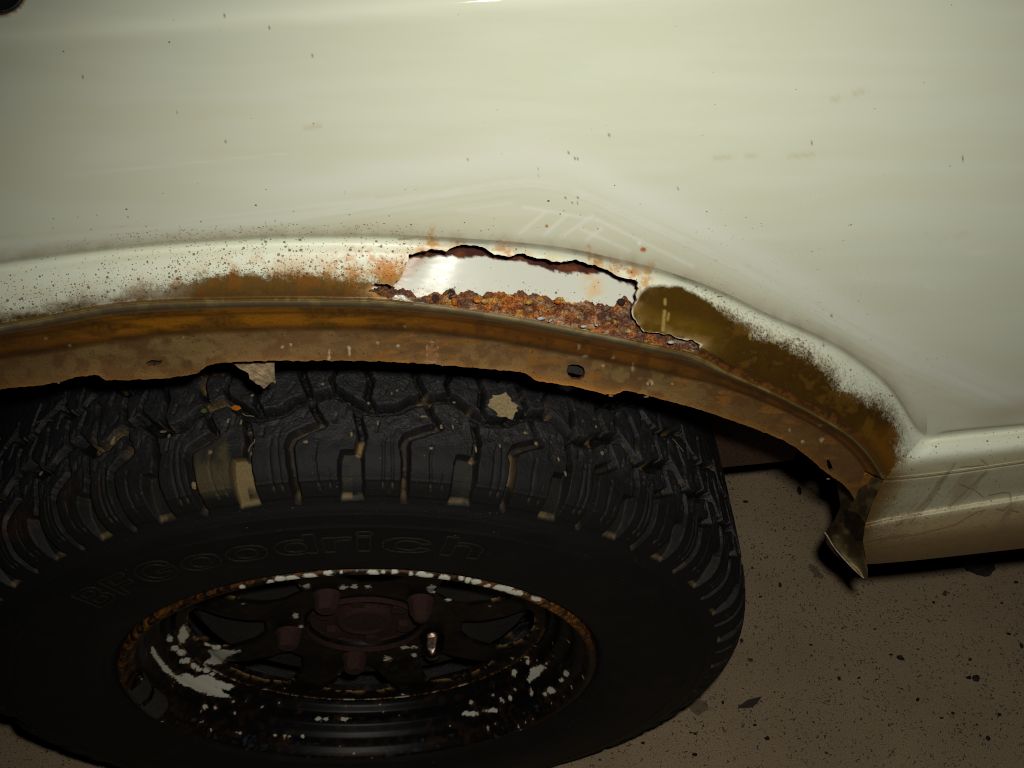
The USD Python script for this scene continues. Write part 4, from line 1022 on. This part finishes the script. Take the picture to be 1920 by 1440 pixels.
LUG = (CN.ravel() == 7) * sstep(.49, .56, F_.ravel() + (mudn - .5) * .3) * sstep(.95, .86, F_.ravel() + (mudn - .5) * .3) * sstep(.02, .03, W_.ravel()) * sstep(.066, .056, W_.ravel())
tcol = mix(tcol, (.060, .044, .018), LUG * .85 * sstep(.3, .55, mudn))
bot_ = widem * sstep(.0152, .0135, W_.ravel()) * sstep(.0095, .0112, W_.ravel())
tcol = mix(tcol, (.19, .135, .06), bot_ * (.25 + .65 * hsh) * sstep(.25, .45, mudn))
nb = np.maximum(narm * sstep(.0145, .0125, W_.ravel()), sipm * np.exp(-((W_.ravel() - .0235) / .0012) ** 2))
tcol = mix(tcol, (.15, .10, .045), np.clip(nb, 0, 1) * .7)
tcol = mix(tcol, (.0035, .0035, .0035), np.maximum(zzm, thinm) * .9)  # groove floors tinted near black to stand for their shadow
grm = np.maximum.reduce([narm, thinm, zzm])
tcol = mix(tcol, (.17, .11, .045), np.clip(grm * sstep(.61, .68, mudn), 0, 1) * .9)
tcol = mix(tcol, (.026, .017, .009), np.clip(narm * .5, 0, 1))
tcol = mix(tcol, (.045, .020, .012), .6 * sstep(100, 135, np.repeat(thd[None], len(w_), 0).ravel()) * sstep(.03, .045, W_.ravel()) * sstep(.066, .05, W_.ravel()) * sstep(.5, .62, mudn))
tv[:, 2] = np.where(tv[:, 2] < -ZC + .001, -ZC + .001 + .0 * tv[:, 2], tv[:, 2])
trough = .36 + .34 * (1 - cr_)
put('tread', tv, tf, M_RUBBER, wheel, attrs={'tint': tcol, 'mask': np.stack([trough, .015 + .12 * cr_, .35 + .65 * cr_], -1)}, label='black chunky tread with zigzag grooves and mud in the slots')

SW = smooth_prof([(.1965, .013), (.2020, .011), (.2070, .004), (.2100, -.0015), (.2150, -.0062), (.2160, -.0054), (.2220, -.0092), (.2300, -.0122), (.2420, -.0144), (.2600, -.0152), (.2780, -.0142), (.2850, -.0136), (.2870, -.0144), (.2885, -.0132), (.3001, -.0106)], 110, .8)
SW[-1] = (TR[0] + .0004, TY[0] + .0006)
v, f, u, th = lathe(SW, 420)
P_ = v.reshape(-1, 3)
sn = fbm(P_ * 45, 4, 81)
sc = mix(np.array([.0022, .0021, .0021]) * np.ones((len(P_), 1)), (.0052, .0045, .0040), sstep(.45, .7, sn))
P_[:, 2] = np.where(P_[:, 2] < -ZC + .001, -ZC + .001, P_[:, 2])
put('sidewall', P_, f, M_RUBBER, wheel, attrs={'tint': sc, 'mask': np.stack([.72 + 0 * sn, .012 + 0 * sn, .25 + 0 * sn], -1)}, label='dark tyre sidewall with raised lettering')
v, f, u, th = lathe([(.3001, .2304), (.27, .236), (.23, .232), (.20, .215)], 160)
P_ = v.reshape(-1, 3).copy(); P_[:, 2] = np.maximum(P_[:, 2], -ZC + .001)
put('inner_sidewall', P_, f, M_UNDER, wheel)

# raised outline lettering, bent round the sidewall
LETTERS = 'BFGoodrich'
starts = np.array([127.8, 121.6, 115.8, 108.4, 101.2, 93.9, 86.9, 82.2, 78.4, 69.6])
ends = np.array([122.9, 117.0, 109.5, 102.3, 95.1, 87.9, 82.9, 79.9, 71.4, 63.6])
fS = lambda R_: np.interp(R_, np.sort(SW[:, 0]), SW[np.argsort(SW[:, 0]), 1])
for ch, a0, a1 in zip(LETTERS, starts, ends):
    tmsh = meshkit.text_mesh(ch, .024, .001, bold=True)
    tri = np.array(tmsh.vertices)[np.array(tmsh.faces)]
    upf = tri[np.abs(tri[..., 2].mean(1) - .001) < 1e-5]
    shp = unary_union([Polygon(t[:, :2]).buffer(1e-6) for t in upf])
    x0, _, x1, _ = shp.bounds
    import shapely.affinity as aff
    Wd = math.radians(a0 - a1) * .262
    shp = aff.translate(shp, -x0, 0)
    shp = aff.scale(shp, Wd / (x1 - x0), 1, origin=(0, 0))
    ring = shp.simplify(.0002).boundary.buffer(.00055, join_style=2)
    for g in getattr(ring, 'geoms', [ring]):
        pass
    em = trimesh.util.concatenate([trimesh.creation.extrude_polygon(g, .0011, engine='earcut') for g in getattr(ring, 'geoms', [ring])])
    ev = np.array(em.vertices)
    Rl = .2585 + ev[:, 1] * .92
    an = math.radians(a0) - ev[:, 0] / .262
    yv = fS(Rl) - ev[:, 2] + .0002
    put('raised_letter', np.stack([Rl * np.cos(an), yv, Rl * np.sin(an)], -1), np.array(em.faces), M_RUBBER, wheel, smooth=False,
        attrs={'tint': np.tile([.016, .013, .010], (len(ev), 1)), 'mask': np.tile([.5, 0, .3], (len(ev), 1))})

# ------------------------------------------------------------------ loose things on the tyre and on the floor
# where a pixel's ray meets the tyre's outer surface
TG = np.stack([TR[:, None] * np.cos(thf), np.repeat(TY[:, None], len(thf), 1), TR[:, None] * np.sin(thf)], -1)
TGs = seen(TG)


def on_tyre(px_, py_):
    up_ = (thd > 5) & (thd < 175)
    d = np.hypot(TGs[..., 0] - px_, TGs[..., 1] - py_) + 1e4 * (~up_)[None] + 1e4 * (w_ > .14)[:, None]
    i, j = np.unravel_index(d.argmin(), d.shape)
    n = np.array([tn[i, 0] * np.cos(thf[j]), tn[i, 1], tn[i, 0] * np.sin(thf[j])])
    return TG[i, j], n


# the toothed piece of dead leaf
lc, ln = on_tyre(943, 766)
vd = CAM - lc; vd /= np.linalg.norm(vd)
nn = ln * .55 + vd * .6; nn /= np.linalg.norm(nn)
ux = np.cross(AX[1], nn); ux /= np.linalg.norm(ux); uy = np.cross(nn, ux)
sc_ = np.linalg.norm(CAM - lc) / FPX
lp = np.array([(912, 762), (917, 757), (916, 752), (923, 749), (922, 744), (930, 745), (940, 743), (948, 739), (952, 746), (957, 752), (956, 757), (963, 761), (969, 765), (965, 770), (968, 775), (962, 778), (960, 785), (957, 790), (950, 788), (945, 784), (938, 785), (930, 783), (925, 780), (920, 777), (919, 770)], float) - [942, 766]
fore = 1 / max(nn @ vd, .5)
poly = Polygon(np.stack([lp[:, 0] * sc_, -lp[:, 1] * sc_ * fore], -1))
ex = trimesh.creation.extrude_polygon(poly, .0004).subdivide().subdivide()
lv_ = np.array(ex.vertices)
lv_[:, 2] += .0016 * np.sin(lv_[:, 0] * 210) * np.cos(lv_[:, 1] * 160) + .003
tag(put('dead_leaf', lc + lv_[:, :1] * ux + lv_[:, 1:2] * uy + lv_[:, 2:] * nn, np.array(ex.faces), M_LEAF, loc=lc, smooth=40), 'tan toothed piece of dead leaf lying on the tyre tread', 'leaf')

# crumbs of dried soil and plant bits caught in the tread
for i, (px_, py_, a_, b_) in enumerate(((605, 720, 4, 3), (438, 702, 5, 3), (474, 742, 4, 3), (745, 733, 3, 3), (708, 793, 2.5, 5), (795, 782, 8, 3), (848, 800, 3, 5), (826, 800, 4, 5), (809, 842, 5, 3), (850, 755, 4, 3), (892, 842, 3, 8), (984, 812, 6, 3), (1004, 833, 5, 5), (1128, 850, 5, 5), (1060, 888, 3, 6), (427, 790, 3, 5), (318, 818, 4, 4), (395, 847, 6, 4), (365, 910, 6, 8), (212, 827, 5, 10), (306, 809, 9, 3), (77, 888, 5, 4), (574, 828, 6, 3), (690, 757, 4, 3), (452, 792, 3, 5), (660, 815, 3, 5), (938, 836, 3, 4), (1046, 862, 3, 5), (735, 738, 3, 3), (1118, 800, 3, 3))):
    c_, n_ = on_tyre(px_, py_)
    s_ = np.linalg.norm(CAM - c_) / FPX
    v, f = pebble((0, 0, 0), s_, 100 + i, (1, 1, 1), 1, .5)
    e1 = np.cross(AX[1], n_); e1 /= np.linalg.norm(e1); e2 = np.cross(n_, e1)
    P_ = c_ + n_ * .0004 + v[:, :1] * e1 * a_ * .75 + v[:, 1:2] * e2 * b_ * .95 + v[:, 2:] * n_ * min(a_, b_) * .5
    tag(put('soil_crumb', P_, f, M_CRUMB, loc=c_, smooth=False), 'small tan crumb of dried soil caught in the tyre tread', 'soil crumb', 'soil crumbs caught in the tyre tread')
# a curled orange leaf scrap and a green scrap
for px_, py_, a_, b_, mt, nm, lab in ((445, 766, 10, 6, M_BLIST, 'leaf_scrap', 'small rusty orange leaf scrap lying in a tread groove'), (384, 773, 7, 5, M_GREEN, 'leaf_scrap', 'small green leaf scrap in the tread near the left')):
    c_, n_ = on_tyre(px_, py_)
    s_ = np.linalg.norm(CAM - c_) / FPX
    pg = Polygon([(-a_, 0), (-a_ * .4, b_), (a_ * .5, b_ * .7), (a_, -b_ * .2), (a_ * .2, -b_), (-a_ * .6, -b_ * .6)])
    ex = trimesh.creation.extrude_polygon(pg, .8).subdivide()
    v = np.array(ex.vertices) * s_
    v[:, 2] += 18 * (v[:, 0] ** 2) + .001
    e1 = np.cross(AX[1], n_); e1 /= np.linalg.norm(e1); e2 = np.cross(n_, e1)
    tag(put(nm, c_ + v[:, :1] * e1 + v[:, 1:2] * e2 + v[:, 2:] * n_, np.array(ex.faces), mt, loc=c_, smooth=40), lab, 'leaf scrap')
# dry straws lying across the tread
for i, (L, lab) in enumerate((([(455, 778), (468, 782), (478, 783)], 'thin dry straw beside the orange leaf scrap'), ([(480, 826), (470, 840), (466, 848)], 'thin dry straw bent at the mud filled slot'), ([(72, 795), (88, 790), (102, 791)], 'thin dry straw on the dark left part of the tread'), ([(1258, 824), (1270, 838), (1278, 848)], 'thin dry straw on the right shoulder of the tread'))):
    pts = np.array([on_tyre(*q)[0] + on_tyre(*q)[1] * .0015 for q in rail(L, 8)])
    pts += np.linspace(0, 1e-5, 8)[:, None]
    keep = np.r_[True, np.linalg.norm(np.diff(pts, axis=0), axis=1) > 1e-5]
    tb = trimesh.creation.sweep_polygon(Polygon([(math.cos(a) * .0003, math.sin(a) * .0003) for a in np.linspace(0, 2 * np.pi, 6, endpoint=False)]), pts[keep])
    tag(put('straw', np.array(tb.vertices), np.array(tb.faces), M_CRUMB, loc=pts[0], smooth=40), lab, 'straw')

# the dark clod at the right edge
cc = on_floor(1830, 1068)
v, f = pebble((0, 0, 0), .0165, 77, (1, .85, .55), 3, .55)
v[:, 2] -= v[:, 2].min()
tag(put('stone', v + cc, f, M_CLOD, loc=cc, smooth=30), 'dark rough stone lying on the floor under the sill', 'stone')
# bits of grit that stand on the floor
grit = [(1498, 923, 6, 9), (1398, 943, 7, 5), (1815, 1272, 6, 5), (1829, 1273, 8, 6), (1720, 1313, 5, 4), (1904, 1093, 5, 4), (1890, 1190, 6, 3), (1915, 1211, 4, 6), (1818, 1238, 4, 4), (1670, 1228, 5, 3), (1687, 1235, 8, 5), (1573, 1273, 4, 4), (1295, 1375, 7, 3), (1303, 1377, 6, 4), (1390, 1202, 4, 4), (1355, 1318, 4, 4), (1302, 1416, 6, 5), (1205, 1394, 4, 4), (1438, 1385, 6, 4), (1610, 1272, 4, 3), (1786, 1338, 4, 4), (1873, 1341, 4, 4), (1852, 1385, 5, 5), (1765, 1347, 3, 4), (1415, 1360, 4, 4), (1125, 1425, 4, 2), (1462, 1098, 4, 5), (1520, 1210, 3, 4), (1640, 1180, 3, 3), (1750, 1130, 3, 3), (1410, 1066, 3, 4), (1425, 1120, 3, 3)]
for i, (px_, py_, a_, b_) in enumerate(grit):
    c_ = on_floor(px_, py_)
    s_ = np.linalg.norm(CAM - c_) / FPX
    v, f = pebble((0, 0, 0), s_, 200 + i, (a_ * .75, b_ * .9, min(a_, b_) * .5), 1, .5)
    v[:, 2] = v[:, 2] - v[:, 2].min() - .0003
    tag(put('grit', v + c_, f, M_GRIT, loc=c_, smooth=30), 'small dark bit of grit on the concrete floor', 'grit', 'dark grit on the concrete floor')
# a flat reddish scrap
c_ = on_floor(1407, 1317)
s_ = np.linalg.norm(CAM - c_) / FPX
pg = Polygon(np.array([(-24, -6), (-4, 4), (22, 8), (12, -2), (2, -8), (-14, -9)]) * s_ * [1, 1.1])
ex = trimesh.creation.extrude_polygon(pg, .0012)
tag(put('paint_scrap', np.array(ex.vertices) + c_, np.array(ex.faces), plain('scrap_maroon', (.05, .028, .024), .7), loc=c_, smooth=30), 'flat dark reddish scrap on the floor below the tyre', 'scrap')
